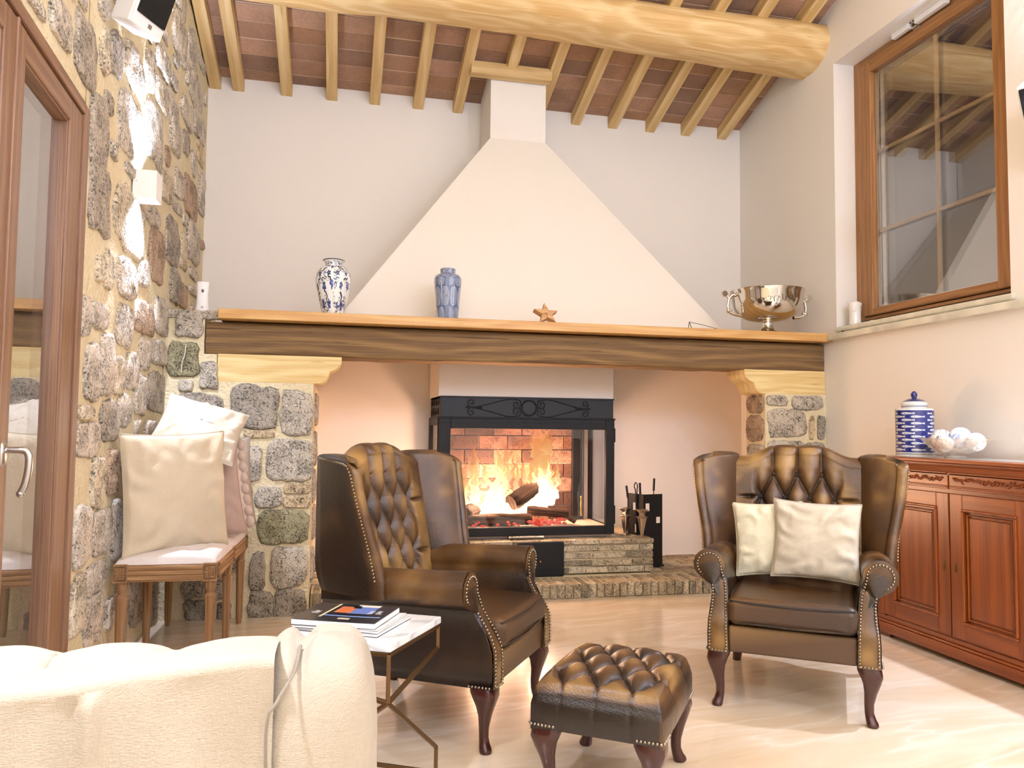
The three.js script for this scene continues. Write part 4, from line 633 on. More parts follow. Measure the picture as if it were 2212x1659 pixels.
  const rail = rb(0.47, 0.104, 0.06, 0.012, 0, 0.273, -0.034, 6); obj('front_rail', leather(noIndex(rail), 0.58, 21), L, c);
  obj('seat_deck', leather(noIndex(rb(0.5, 0.06, 0.6, 0.01, 0, 0.285, -0.36, 2)), 0.3), M.leatherDark, c);
  for (const s of [1, -1]) { obj('leg', cabriole(s * 0.272, -0.045, 0.222, 1, s * 0.7, 0.75), M.mahogany, c); const r = []; for (let i = 0; i <= 8; i++) { const t = i / 8; r.push(Array.from({ length: 12 }, (_, j) => { const a = j / 12 * TAU, k = mix(0.03, 0.02, t); return [s * mix(0.265, 0.285, t * t) + Math.cos(a) * k, 0.225 * (1 - t), mix(-0.635, -0.70, t * t) - Math.sin(a) * k]; })); } obj('leg', loft(r), M.mahogany, c); }
  return c;
}
const CHL = { p: [0.692, 0, -2.847], r: 57.1 * PI / 180 }, CHR = { p: [1.716, 0, -2.711], r: -35.5 * PI / 180 };
const chair = makeWingChair('brown leather wing armchair seen from its side, next to the marble side table');
chair.position.set(...CHL.p); chair.rotation.y = CHL.r;
copy(chair, 'brown leather wing armchair with two pale cushions on its seat, before the sideboard', CHR.p, CHR.r);

// ---- tufted footstool
{
  const o = thing('footstool', 'deep-buttoned brown leather footstool on curved dark wooden legs', 'footstool', [0.88, 0, -2.37], -35.1 * PI / 180), W = 0.2, D = 0.245, y0 = 0.212, yt = 0.318;
  const px = 0.105, T = (x, z) => { const P = x / px, Q = z / px, a = P + Q * 0.5, b = P - Q * 0.5, d = Math.pow(Math.abs(Math.sin(PI * a)) * Math.abs(Math.sin(PI * b)), 0.42); const e = Math.max(ss(0.135, 0.175, Math.abs(x)), ss(0.185, 0.225, Math.abs(z))); let v = 1; const near = (m, k) => Math.exp(-(((m - Math.round(m / k) * k) / 0.007) ** 2)); if (Math.abs(x) > 0.12) v = Math.min(v, 1 - 0.45 * Math.exp(-((Math.min(...[-0.105, 0.105].map((k) => Math.abs(z - k))) / 0.007) ** 2))); if (Math.abs(z) > 0.16) v = Math.min(v, 1 - 0.45 * Math.exp(-((Math.min(...[-0.105, 0, 0.105].map((k) => Math.abs(x - k))) / 0.007) ** 2))); return mix(d, v, e); };
  const g = gridGeo(150, 170, (u, v) => {
    const a = (u * 2 - 1) * 1.42, b = (v * 2 - 1) * 1.36, x1 = clamp(a, -1, 1), z1 = clamp(b, -1, 1), over = Math.max(Math.abs(a) - 1, Math.abs(b) - 1, 0);
    const oa = Math.max(Math.abs(a) - 1, 0) / 0.42, ob = Math.max(Math.abs(b) - 1, 0) / 0.36, o2 = Math.max(oa, ob);
    const x = x1 * W, z = -z1 * D, h = T(x, z);
    const ed = Math.max(Math.abs(x1), Math.abs(z1)), dome = (1 - x1 ** 2) * (1 - z1 ** 2);
    let y = yt + 0.008 + 0.034 * Math.pow(dome, 0.5) + 0.034 * (h - 0.6) * ss(1.0, 0.8, ed) - 0.012 * ss(0.9, 1, ed);
    const corner = Math.pow(Math.abs(x1) * Math.abs(z1), 6); const inx = 1 - 0.028 * ss(0.9, 1, Math.abs(x1)) * (1 - ss(0, 0.3, o2)) - 0.0, inz = 1 - 0.022 * ss(0.9, 1, Math.abs(z1)) * (1 - ss(0, 0.3, o2));
    if (o2 > 0) y = mix(y, y0, o2); const bulge = 0.008 * Math.sin(PI * clamp(o2)) * (1 - corner); const seam = o2 > 0 ? -0.004 * (1 - h) : 0;
    return [x * inx * (1 - 0.012 * corner) + Math.sign(x) * (oa > 0 ? bulge + seam : 0), y - 0.008 * corner, z * inz * (1 - 0.012 * corner) + Math.sign(z) * (ob > 0 ? bulge + seam : 0)];
  });
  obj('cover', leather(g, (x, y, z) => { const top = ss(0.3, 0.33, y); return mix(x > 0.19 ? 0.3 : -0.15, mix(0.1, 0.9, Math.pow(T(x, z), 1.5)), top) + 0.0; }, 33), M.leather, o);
  for (let i = -2; i <= 2; i++) { const z = i * 0.105; for (const k of i % 2 ? [-0.5, 0.5] : [-1, 0, 1]) { const x = k * 0.105; if (Math.abs(x) > 0.12) continue; const gb = new THREE.SphereGeometry(0.0085, 12, 8); gb.scale(1, 0.6, 1); const d = (1 - (x / W) ** 2) * (1 - (z / D) ** 2); gb.translate(x, yt + 0.042 * Math.pow(d, 0.6) - 0.014, z); obj('button', leather(gb, 0.25), M.leather, o); } }
  const nl = []; for (const sx of [-1, 1]) for (const sz of [-1, 1]) nl.push(...nails([[sx * 0.125, 0.222, sz * (D + 0.002)], [sx * (W - 0.006), 0.222, sz * (D + 0.001)]], 0.0115, 0.005), ...nails([[sx * (W + 0.001), 0.222, sz * (D - 0.008)], [sx * (W + 0.002), 0.222, sz * 0.16]], 0.0115, 0.005));
  stuffPart(obj('nail_trim', mg(nl), M.nail, o));
  obj('base_board', rb(2 * W - 0.012, 0.03, 2 * D - 0.012, 0.004, 0, 0.222, 0), M.leatherDark, o);
  for (const sx of [-1, 1]) for (const sz of [-1, 1]) obj('leg', cabriole(sx * 0.152, sz * 0.197, 0.215, 1.02, sx * 0.7, sz * 0.7), M.mahogany, o);
}
// ---------------------------------------------------------------- cushions
function cushionGeo(w, h, t, seed, o = {}) {
  const { pinch = 0.07, wrinkle = 0.006, n = 44, sag = 0 } = o;
  const side = (s) => gridGeo(n, n, (a, b) => {
    const u = (s > 0 ? a * 2 - 1 : 1 - a * 2), v = b * 2 - 1, x = u * w / 2 * (1 - pinch * (1 - v * v) * Math.abs(u) ** 3), y = v * h / 2 * (1 - pinch * (1 - u * u) * Math.abs(v) ** 3);
    const e = Math.pow(Math.max((1 - u * u) * (1 - v * v), 0), 0.42), r = Math.hypot(u, v);
    const rad = wrinkle * ss(0.35, 0.85, r) * Math.sin(Math.atan2(v, u) * 9 + 5 * n3(u * 2 + seed, v * 2, seed)) * (1 - ss(0.9, 1, Math.max(Math.abs(u), Math.abs(v))));
    return [x, y - sag * e * (v > 0 ? 1 : 0.3), s * (t / 2 * e + (rad + wrinkle * 0.9 * f3(u * 2.2 + seed, v * 2.2, seed + s)) * Math.min(1, e * 2))];
  });
  return mg([side(1), side(-1)]);
}
const seamGeo = (w, h, pinch = 0.07, r = 0.0035) => { const p = []; const N = 24; const P = (u, v) => [u * w / 2 * (1 - pinch * (1 - v * v) * Math.abs(u) ** 3), v * h / 2 * (1 - pinch * (1 - u * u) * Math.abs(v) ** 3), 0]; for (let i = 0; i < N; i++) p.push(P(-1 + 2 * i / N, -1)); for (let i = 0; i < N; i++) p.push(P(1, -1 + 2 * i / N)); for (let i = 0; i < N; i++) p.push(P(1 - 2 * i / N, 1)); for (let i = 0; i < N; i++) p.push(P(-1, 1 - 2 * i / N)); return tube(p, r, 160, 5, true); };
function cushion(label, m, w, h, t, seed, pos, rot, o) { const c = thing('cushion', label, 'cushion', pos); c.rotation.set(rot[0], rot[1], rot[2], 'YXZ'); obj('cover', cushionGeo(w, h, t, seed, o), m, c); obj('seam', seamGeo(w, h, o?.pinch), m, c); return c; }
const inChair = (ch, x, y, z) => [ch.p[0] + x * Math.cos(ch.r) + z * Math.sin(ch.r), y, ch.p[2] - x * Math.sin(ch.r) + z * Math.cos(ch.r)];
cushion('smaller cream cushion on the armchair seat, tucked behind a beige linen one', M.cream, 0.29, 0.315, 0.11, 3, inChair(CHR, -0.105, 0.628, -0.36), [-0.2, CHR.r + 0.05, 0.06]);
cushion('square beige linen cushion standing in front on the right armchair seat', M.linenPale, 0.345, 0.325, 0.12, 8, inChair(CHR, 0.085, 0.64, -0.30), [-0.2, CHR.r - 0.02, -0.03]);

// ---- bench with cushions against the stone wall
const BZ = [-4.60, -3.675], BX0 = -0.925, BX1 = -0.495;
{
  const b = thing('upholstered_bench', 'narrow bench with fluted wooden legs and pale tufted seat against the stone wall', 'bench', [(BX0 + BX1) / 2, 0, (BZ[0] + BZ[1]) / 2], -0.03);
  const W = BX1 - BX0, D = BZ[1] - BZ[0], yt = 0.487, yr = 0.405, x = W / 2, z = D / 2;
  const leg = (px, pz) => { const pts = [[0, 0], [0.011, 0], [0.014, 0.012], [0.0135, 0.02], [0.0165, 0.03], [0.0225, 0.30], [0.0245, 0.335], [0.024, 0.345], [0.017, 0.352], [0.016, 0.36], [0.021, 0.368], [0.021, 0.378], [0.0235, 0.384], [0.0235, 0.41]];
    const N = 32, rings = pts.slice(1).map(([r, y]) => Array.from({ length: N }, (_, j) => { const a = j / N * TAU, fl = y > 0.028 && y < 0.33 ? 1 - 0.1 * (0.5 + 0.5 * Math.cos(a * 8)) : 1; return [px + Math.cos(a) * r * fl, y, pz - Math.sin(a) * r * fl]; })); obj('leg', uvm(loft(rings), 'y'), M.benchOak, b); };
  const flower = (px, pz, ry) => { const l = []; for (let i = 0; i < 8; i++) { const g = new THREE.SphereGeometry(0.006, 6, 4); g.scale(1, 2, 0.5); g.translate(0, 0.013, 0); g.rotateZ(i / 8 * TAU); l.push(g); } l.push(sphere(0.006, 0, 0, 0.001, 8, 6)); for (const [a, c] of [[-1, -1], [1, -1], [1, 1], [-1, 1]]) { l.push(rb(0.004, 0.05, 0.004, 0.001, a * 0.024, 0, 0)); l.push(rb(0.048, 0.004, 0.004, 0.001, 0, c * 0.029, 0)); } const g = mg(l); g.rotateY(ry); g.translate(px, 0.447, pz); obj('carved_rosette', uvm(g, 'y'), M.benchOak, b); };
  for (const sz of [-1, 0, 1]) for (const sx of [-1, 1]) { const px = sx * (x - 0.03), pz = sz * (z - 0.03); leg(px, pz); obj('corner_block', uvm(rb(0.06, 0.082, 0.06, 0.003, px, 0.446, pz), 'y'), M.benchOak, b); }
  for (const sx of [-1, 1]) { flower(sx * (x - 0.03), z + 0.001, 0); }
  for (const sz of [-1, 0, 1]) flower(x + 0.001, sz * (z - 0.03), PI / 2);
  const rail = (g) => obj('rail', g, M.benchOak, b);
  for (const sz of [-1, 1]) { rail(uvm(rb(W - 0.12, 0.076, 0.035, 0.003, 0, 0.446, sz * (z - 0.022)), 'x')); if (sz > 0) obj('reeding', uvm(mg([0.425, 0.447, 0.469].map((y) => { const g = new THREE.CylinderGeometry(0.011, 0.011, W - 0.12, 10); g.rotateZ(PI / 2); g.scale(1, 1, 0.55); g.translate(0, y, z - 0.004); return g; })), 'x'), M.benchOak, b); }
  for (const sx of [-1, 1]) for (const sz of [-1, 1]) { const c = sz * (z - 0.03) / 2, l = z - 0.09; rail(uvm(rb(0.035, 0.076, l, 0.003, sx * (x - 0.022), 0.446, c), 'z')); if (sx > 0) obj('reeding', uvm(mg([0.425, 0.447, 0.469].map((y) => { const g = new THREE.CylinderGeometry(0.011, 0.011, l, 10); g.rotateX(PI / 2); g.scale(0.55, 1, 1); g.translate(x - 0.004, y, c); return g; })), 'z'), M.benchOak, b); }
  const seat = gridGeo(60, 120, (u, v) => { const a = u * 2 - 1, c = v * 2 - 1, e = Math.pow(Math.max((1 - a * a), 0), 0.28) * Math.pow(Math.max(1 - c ** 4, 0), 0.3), X = a * (x - 0.004), Z = -c * (z - 0.004); let t = 1; for (const bx of [-0.09, 0.09]) for (const bz of [-0.32, -0.11, 0.11, 0.32]) t -= 0.5 * Math.exp(-((X - bx) ** 2 + (Z - bz) ** 2) / 0.0016); const cr = 0.12 * Math.exp(-((Math.min(...[-0.215, 0, 0.215].map((q) => Math.abs(Z - q))) / 0.008) ** 2)); return [X, yt - 0.004 + 0.062 * e * clamp(t - cr, 0.3, 1), Z]; });
  obj('seat_pad', seat, M.seatFabric, b);
  for (const bx of [-0.09, 0.09]) for (const bz of [-0.32, -0.11, 0.11, 0.32]) { const g = new THREE.SphereGeometry(0.009, 10, 6); g.scale(1, 0.6, 1); g.translate(bx, yt + 0.025, bz); obj('button', g, M.seatFabric, b); }
}
cushion('large square beige cushion standing at the front of the bench', M.linen, 0.5, 0.55, 0.14, 21, [-0.728, 0.785, -3.865], [-0.08, 0.66, 0.03], { wrinkle: 0.008, pinch: 0.05 });
cushion('beige cushion lying tilted on top of the upright cushions on the bench', M.linenPale, 0.4, 0.42, 0.13, 33, [-0.675, 1.075, -4.14], [-0.85, 0.42, -0.42], { wrinkle: 0.009, sag: 0.02 });
cushion('mauve cushion leaning behind the large beige one on the bench', M.mauve, 0.42, 0.46, 0.11, 44, [-0.665, 0.755, -4.105], [-0.14, 0.42, 0.11], { wrinkle: 0.006 });
{ // pale pink buttoned cushion, ribbed edge
  const c = cushion('pale pink buttoned seat pad propped up on the bench behind the mauve cushion', M.pinkFabric, 0.4, 0.47, 0.08, 55, [-0.655, 0.765, -4.27], [-0.14, 0.32, 0.12], { wrinkle: 0.004 });
  const e = []; for (let i = 0; i < 8; i++) { const g = new THREE.SphereGeometry(0.033, 12, 10); g.scale(0.75, 1, 1.0); g.translate(0.19 - 0.006 * Math.sin(i / 7 * PI), -0.2 + i * 0.058, 0); e.push(g); } obj('puffed_edge', mg(e), M.pinkFabric, c);
}
cushion('taupe cushion at the back of the bench against the stone pier', M.taupe, 0.4, 0.48, 0.09, 66, [-0.645, 0.78, -4.43], [-0.12, 0.16, 0.09], { wrinkle: 0.005 });

// ---- sofa in the corner of the picture
{
  const s = thing('sofa', 'cream fabric sofa seen from behind, with puffed tufted top and rounded end', 'sofa', [0, 0, 0]);
  const yTop = (x) => 0.727 + 0.03 * clamp((x + 0.45) / 0.33) + 0.006 * n3(x * 9, 1, 2) - 0.02 * clamp((-0.45 - x) / 0.8);
  const panel = gridGeo(120, 70, (u, v) => { const x = mix(-0.78, -0.085, u), T = yTop(x); let y, z; const fold = 0.012 * Math.exp(-(((x + 0.335 - 0.05 * (0.72 - Math.min(v / 0.8, 1) * 0.72)) / 0.012) ** 2)) - 0.007 * Math.exp(-(((x + 0.36) / 0.02) ** 2));
    if (v < 0.8) { y = mix(0.05, T - 0.02, v / 0.8); z = -1.222 + 0.014 * n3(x * 4, y * 3, 5) + 0.005 * n3(x * 14, y * 6, 2) + fold * ss(0.3, 0.7, y) + 0.03 * (1 - ((y - 0.36) / 0.36) ** 2) * 0.5; }
    else { const a = (v - 0.8) / 0.2 * PI * 0.7; y = T - 0.02 + Math.sin(a) * 0.02; z = -1.242 + Math.cos(a) * 0.02 - 0.12 * Math.max(0, a - 1.57) + 0.014 * n3(x * 4, y * 3, 5); }
    return [x, y, z]; });
  obj('back_panel', panel, M.sofa, s);
  const valleys = [-1.31, -1.12, -0.945, -0.77, -0.6, -0.425, -0.25, -0.05];
  const bulge = (x) => { let k = 0; for (let i = 1; i < valleys.length; i++) if (x >= valleys[i - 1] && x <= valleys[i]) k = Math.pow(Math.sin(PI * (x - valleys[i - 1]) / (valleys[i] - valleys[i - 1])), 0.55); return k; };
  const roll = gridGeo(220, 40, (u, v) => { const x = mix(-0.78, -0.05, u), a = mix(-0.2, PI + 0.6, v), k = bulge(x), R = 0.115 + 0.024 * k * (0.5 + 0.5 * Math.sin(Math.max(a, 0.2))) + 0.004 * f3(x * 6, a * 1.2, 3), pl = 0.004 * Math.sin(a * 16 + x * 30) * (1 - k) ; return [x + 0.01 * Math.sin(a * 3) * (1 - k), 0.604 + Math.sin(a) * (R + pl), -1.375 + Math.cos(a) * (R + pl) * 1.12]; });
  obj('tufted_top', roll, M.sofa, s);
  const end = gridGeo(90, 60, (u, v) => { const a = -u * TAU, b = (v - 0.5) * PI, q = (t, e) => Math.sign(t) * Math.pow(Math.abs(t), e), cb = q(Math.cos(b), 0.42), sb = q(Math.sin(b), 0.42); const X = q(Math.cos(a), 0.62) * cb, Z = q(Math.sin(a), 0.55) * cb; let x = -0.026 + 0.103 * X, y = 0.385 + 0.368 * sb, z = -1.36 + 0.148 * Z; const top = ss(0.55, 0.75, y); y -= 0.022 * top * Math.exp(-(((x + 0.052) / 0.014) ** 2)) ; y += -0.012 * top * ss(0.02, 0.09, x) + 0.004 * n3(x * 14, z * 9, 4); z += 0.006 * n3(x * 12, y * 5, 9); x += 0.006 * n3(z * 8, y * 5, 6) + 0.008 * ss(0.2, 0.65, y) - 0.006; return [x, y, z]; }, true);
  obj('end_cushion', end, M.sofa, s);
  obj('seam', tube([[-0.052, 0.74, -1.33], [-0.056, 0.725, -1.25], [-0.078, 0.695, -1.205], [-0.092, 0.66, -1.198], [-0.088, 0.5, -1.198], [-0.085, 0.2, -1.2]], 0.0028, 40, 6), M.sofa, s);
  obj('seat_body', rb(0.72, 0.4, 0.45, 0.05, -0.4, 0.25, -1.6, 4), M.sofa, s);
  for (const x of [-0.7, -0.05]) for (const z of [-1.3, -1.75]) obj('foot', rb(0.05, 0.06, 0.05, 0.004, x, 0.03, z), M.mahogany, s);
}

// ---- marble side table with magazines
const TB = { o: [0.150, -2.005], r: -28.2 * PI / 180 };
{
  // corner nearest the camera at the origin; +x' to the left corner, +z' to the right corner
  const t = thing('side_table', 'small square side table with white marble top on a thin bronze frame', 'side table', [0.152, 0, -2.215], 0);
  const A = [-0.296, -0.158], Cc = [0.174, -0.288], cr = (a, c, y) => [A[0] * a + Cc[0] * c, y, A[1] * a + Cc[1] * c];
  const top = new THREE.Shape(); const pts = [cr(-0.012, -0.012, 0), cr(1.012, -0.012, 0), cr(1.012, 1.012, 0), cr(-0.012, 1.012, 0)];
  pts.forEach((p, i) => (i ? top.lineTo(p[0], -p[2]) : top.moveTo(p[0], -p[2]))); top.closePath();
  const g = new THREE.ExtrudeGeometry(top, { depth: 0.016, bevelEnabled: true, bevelSize: 0.003, bevelThickness: 0.003, bevelSegments: 2 }); g.rotateX(-PI / 2); g.translate(0, 0.473, 0); obj('marble_top', uvm(g, 'x', 0.2), M.marble, t);
  const w = 0.0115, yF = 0.463, B = (a, b) => obj('frame_bar', bar(a, b, w, w, 0.0012), M.bronze, t);
  const J = cr(0, 0, 0.33);
  for (const [p, q] of [[[0, 0], [1, 0]], [[0, 0], [0, 1]], [[1, 0], [1, 1]], [[0, 1], [1, 1]]]) B(cr(p[0], p[1], yF), cr(q[0], q[1], yF));
  B(cr(0, 0, yF), J); for (const [a, c] of [[1, 0], [0, 1]]) { B(cr(a, c, yF), cr(a, c, 0.392)); B(cr(a, c, 0.394), J); B(J, cr(a, c, 0.085)); B(cr(a, c, 0.088), cr(a, c, 0)); B(cr(a, c, 0.006), cr(1, 1, 0.006)); }
  B(cr(1, 1, yF), cr(1, 1, 0));
}
{
  const cover = (draw) => canvasTex(512, 640, draw), strip = cover;
  const top = cover((c, w, h) => {                                   // photograph cover: dark room with blue and orange light
    c.fillStyle = '#4a4038'; c.fillRect(0, 0, w, h); c.fillStyle = '#2a2a2e'; c.fillRect(w * 0.28, 0, w * 0.72, h);
    c.fillStyle = '#6f86c4'; c.fillRect(w * 0.5, h * 0.12, w * 0.28, h * 0.4); c.fillStyle = '#d97a4a'; c.fillRect(w * 0.33, h * 0.14, w * 0.2, h * 0.36); c.fillStyle = '#1b1d26'; c.fillRect(w * 0.28, h * 0.52, w * 0.72, h * 0.1);
    c.fillStyle = '#8fb0e6'; c.fillRect(w * 0.26, h * 0.66, w * 0.7, h * 0.04); c.fillStyle = '#e8d9a8'; c.fillRect(w * 0.25, 0, w * 0.03, h * 0.78); c.fillStyle = '#efe6cf'; c.fillRect(w * 0.5, 0, w * 0.28, h * 0.12);
    c.fillStyle = '#17171a'; c.fillRect(w * 0.46, h * 0.06, w * 0.09, h * 0.1); c.fillRect(w * 0.48, h * 0.14, w * 0.1, h * 0.08); c.fillStyle = '#d8c4a4'; c.fillRect(w * 0.5, h * 0.78, w * 0.14, h * 0.08);
    c.save(); c.translate(w * 0.8, h * 0.5); c.rotate(-PI / 2); c.fillStyle = '#e8edf5'; c.font = 'bold 46px sans-serif'; c.fillText('hotel', 0, 0); c.fillText('guide', 0, 46); c.restore();
    c.save(); c.translate(w * 0.18, h * 0.62); c.rotate(-PI / 2); c.fillStyle = '#efece4'; c.font = 'bold 64px serif'; c.fillText('the', 0, 0); c.restore();
  });
  const low = strip((c, w, h) => { c.fillStyle = '#efe7de'; c.fillRect(0, 0, w, h); c.save(); c.translate(w * 0.93, h * 0.96); c.rotate(-PI / 2); c.fillStyle = '#8d8378'; c.font = '62px serif'; c.fillText('PARK VIEW AT', 0, 0); c.restore(); });
  const mid = strip((c, w, h) => { c.fillStyle = '#f2ece4'; c.fillRect(0, 0, w, h); c.save(); c.translate(w * 0.96, h * 0.7); c.rotate(-PI / 2); c.fillStyle = '#c98a80'; c.font = 'bold 40px serif'; c.fillText('review', 0, 0); c.restore(); });
  const mag = (label, y, th, w, d, x, z, r, map) => { const m = thing('magazine', label, 'magazine', [x, y, z], r); obj('pages', rb(w - 0.003, th - 0.001, d - 0.003, 0.001, 0, th / 2, 0), M.paper, m); const cg = new THREE.PlaneGeometry(w, d, 12, 1); cg.rotateX(-PI / 2); const p = cg.attributes.position; for (let i = 0; i < p.count; i++) p.setY(i, th + 0.0006 + 0.002 * Math.pow(Math.abs(p.getX(i)) / w * 2, 3)); cg.computeVertexNormals(); obj('front_cover', mg([cg]), std({ map, roughness: 0.32 }), m); obj('back_cover', rb(w, 0.001, d, 0.0003, 0, 0.0005, 0), M.leatherDark, m); };
  const cx = 0.152 + (-0.296 * 0.62 + 0.174 * 0.5), cz = -2.215 + (-0.158 * 0.62 - 0.288 * 0.5);
  mag('bottom magazine of the stack, white cover with pale capitals showing at the edge', 0.4925, 0.008, 0.285, 0.235, cx, cz, -0.51, low);
  mag('thin white magazine in the middle of the stack', 0.502, 0.006, 0.275, 0.225, cx - 0.004, cz + 0.006, -0.46, mid);
  mag('thick glossy magazine with a dark blue and orange cover on top of the stack', 0.510, 0.016, 0.265, 0.215, cx - 0.016, cz + 0.0, -0.42, top);
}

// ---- sideboard along the right wall
{
  const s = thing('sideboard', 'long polished cherry wood sideboard with panelled doors along the right wall', 'sideboard', [2.9, 0, -3.76], -PI / 2), L = 2.03, D = 0.34, C = M.cherry, K = M.cherryDark;
  const bx = (x0, x1, y0, y1, z0, z1, r = 0.003) => box6(x0, x1, y0, y1, z0, z1, r);
  obj('carcass', uvm(bx(0.015, L - 0.015, 0.1, 0.945, -D, -0.012), 'x'), C, s);
  const sweep = (prof, name, m) => {                                 // moulding along the front and both ends
    const pts = []; for (const [x, z, nx, nz] of [[0, -D, -1, 0], [0, 0, -1, 1], [L, 0, 1, 1], [L, -D, 1, 0]]) pts.push(prof.map(([o, y]) => [x + nx * o, y, z + nz * o]));
    const g = gridGeo(prof.length - 1, 3, (u, v) => pts[Math.round(v * 3)][Math.round(u * (prof.length - 1))]); const q = noIndex(g); q.computeVertexNormals(); obj(name, uvm(q, 'x'), m, s); };
  obj('top', uvm(mg([bx(-0.022, L + 0.022, 0.948, 0.966, -D, 0.03, 0.006), bx(-0.012, L + 0.012, 0.938, 0.949, -D, 0.018, 0.004)]), 'x'), C, s);
  sweep([[0.012, 0.94], [0.012, 0.936], [0.016, 0.93], [0.012, 0.918], [0.004, 0.905], [0.0, 0.898], [0.0, 0.892]], 'cornice', C);
  obj('base', uvm(mg([bx(-0.008, L + 0.008, 0.022, 0.075, -D, 0.012, 0.004), bx(-0.004, L + 0.004, 0.075, 0.09, -D, 0.008, 0.006), bx(0, L, 0.09, 0.112, -D, 0.002, 0.005)]), 'x'), C, s);
  for (const x of [0.06, L / 2, L - 0.06]) for (const z of [-0.03, -D + 0.04]) obj('foot', bx(x - 0.04, x + 0.04, 0, 0.024, z - 0.03, z + 0.02), K, s);
  const xs = [0.075, 0.538, 1.0, 1.463, 1.955];
  const carve = (x0, x1) => { const l = [], r2 = rngOf(Math.round(x0 * 1000) + 5); for (let x = x0; x < x1; x += 0.021) { const g = new THREE.SphereGeometry(0.012, 8, 6); g.scale(1.15, 0.42, 0.35); g.rotateZ((r2() - 0.5) * 2.2); g.translate(x, 0.868 + (r2() - 0.5) * 0.014, 0.003); l.push(g); const h = new THREE.TorusGeometry(0.008, 0.0022, 5, 10, 4.2); h.rotateZ(r2() * 6); h.translate(x + 0.01, 0.868 + (r2() - 0.5) * 0.016, 0.003); l.push(h); } return mg(l); };
  for (let i = 0; i < 4; i++) { const a = xs[i] + (i ? 0.004 : 0), b = xs[i + 1] - 0.004;
    const dr = obj('drawer', uvm(bx(a, b, 0.822, 0.935, -0.03, 0.0, 0.003), 'x'), C, s);
    obj('carved_frieze', uvm(carve(a + 0.035, b - 0.03), 'x'), C, dr);
    obj('moulding', uvm(mg([bx(a + 0.004, b - 0.004, 0.896, 0.906, -0.01, 0.007, 0.004), bx(a + 0.004, b - 0.004, 0.83, 0.84, -0.01, 0.006, 0.004)]), 'x'), C, dr);
    const y0 = 0.118, y1 = 0.802, f = 0.078, d = obj('door', uvm(mg([bx(a, a + f, y0, y1, -0.03, 0, 0.003), bx(b - f, b, y0, y1, -0.03, 0, 0.003)]), 'y'), C, s);
    obj('rail', uvm(bx(a + f, b - f, y1 - f * 0.9, y1, -0.03, 0, 0.003), 'x'), C, d); obj('rail', uvm(bx(a + f, b - f, y0, y0 + f, -0.03, 0, 0.003), 'x'), C, d);
    const pa = a + f, pb = b - f, pc = y0 + f, pd = y1 - f * 0.9, frame = (o, w, z0, z1, r) => mg([bx(pa + o, pb - o, pd - o - w, pd - o, z0, z1, r), bx(pa + o, pb - o, pc + o, pc + o + w, z0, z1, r), bx(pa + o, pa + o + w, pc + o + w, pd - o - w, z0, z1, r), bx(pb - o - w, pb - o, pc + o + w, pd - o - w, z0, z1, r)]);
    obj('panel_moulding', uvm(mg([frame(-0.004, 0.014, -0.02, 0.009, 0.006), frame(0.02, 0.008, -0.02, 0.0, 0.004)]), 'y'), C, d);
    obj('panel', uvm(mg([bx(pa, pb, pc, pd, -0.03, -0.014, 0.001), bx(pa + 0.034, pb - 0.034, pc + 0.034, pd - 0.034, -0.016, -0.005, 0.006)]), 'y'), C, d);
    const kx = i % 2 ? a + 0.032 : b - 0.032, esc = lathe([[0, 0.003], [0.009, 0.003], [0.011, 0]], 16); esc.rotateX(PI / 2); esc.scale(0.8, 2.2, 1); esc.translate(kx, 0.45, 0);
    obj('keyhole', mg([esc]), M.bronze, d);
  }
  for (const x of [0.0375, ...xs.slice(1, 4), 1.99]) if (x < 0.05 || x > 1.9) obj('side_stile', uvm(bx(x - 0.035, x + 0.035, 0.112, 0.93, -0.03, 0.0, 0.003), 'y'), C, s);
  obj('glass_top', box6(0.1, L - 0.1, 0.9665, 0.969, -D + 0.03, -0.05, 0.001), phys({ color: '#c9c4ba', roughness: 0.12, clearcoat: 0.6 }), s);
}
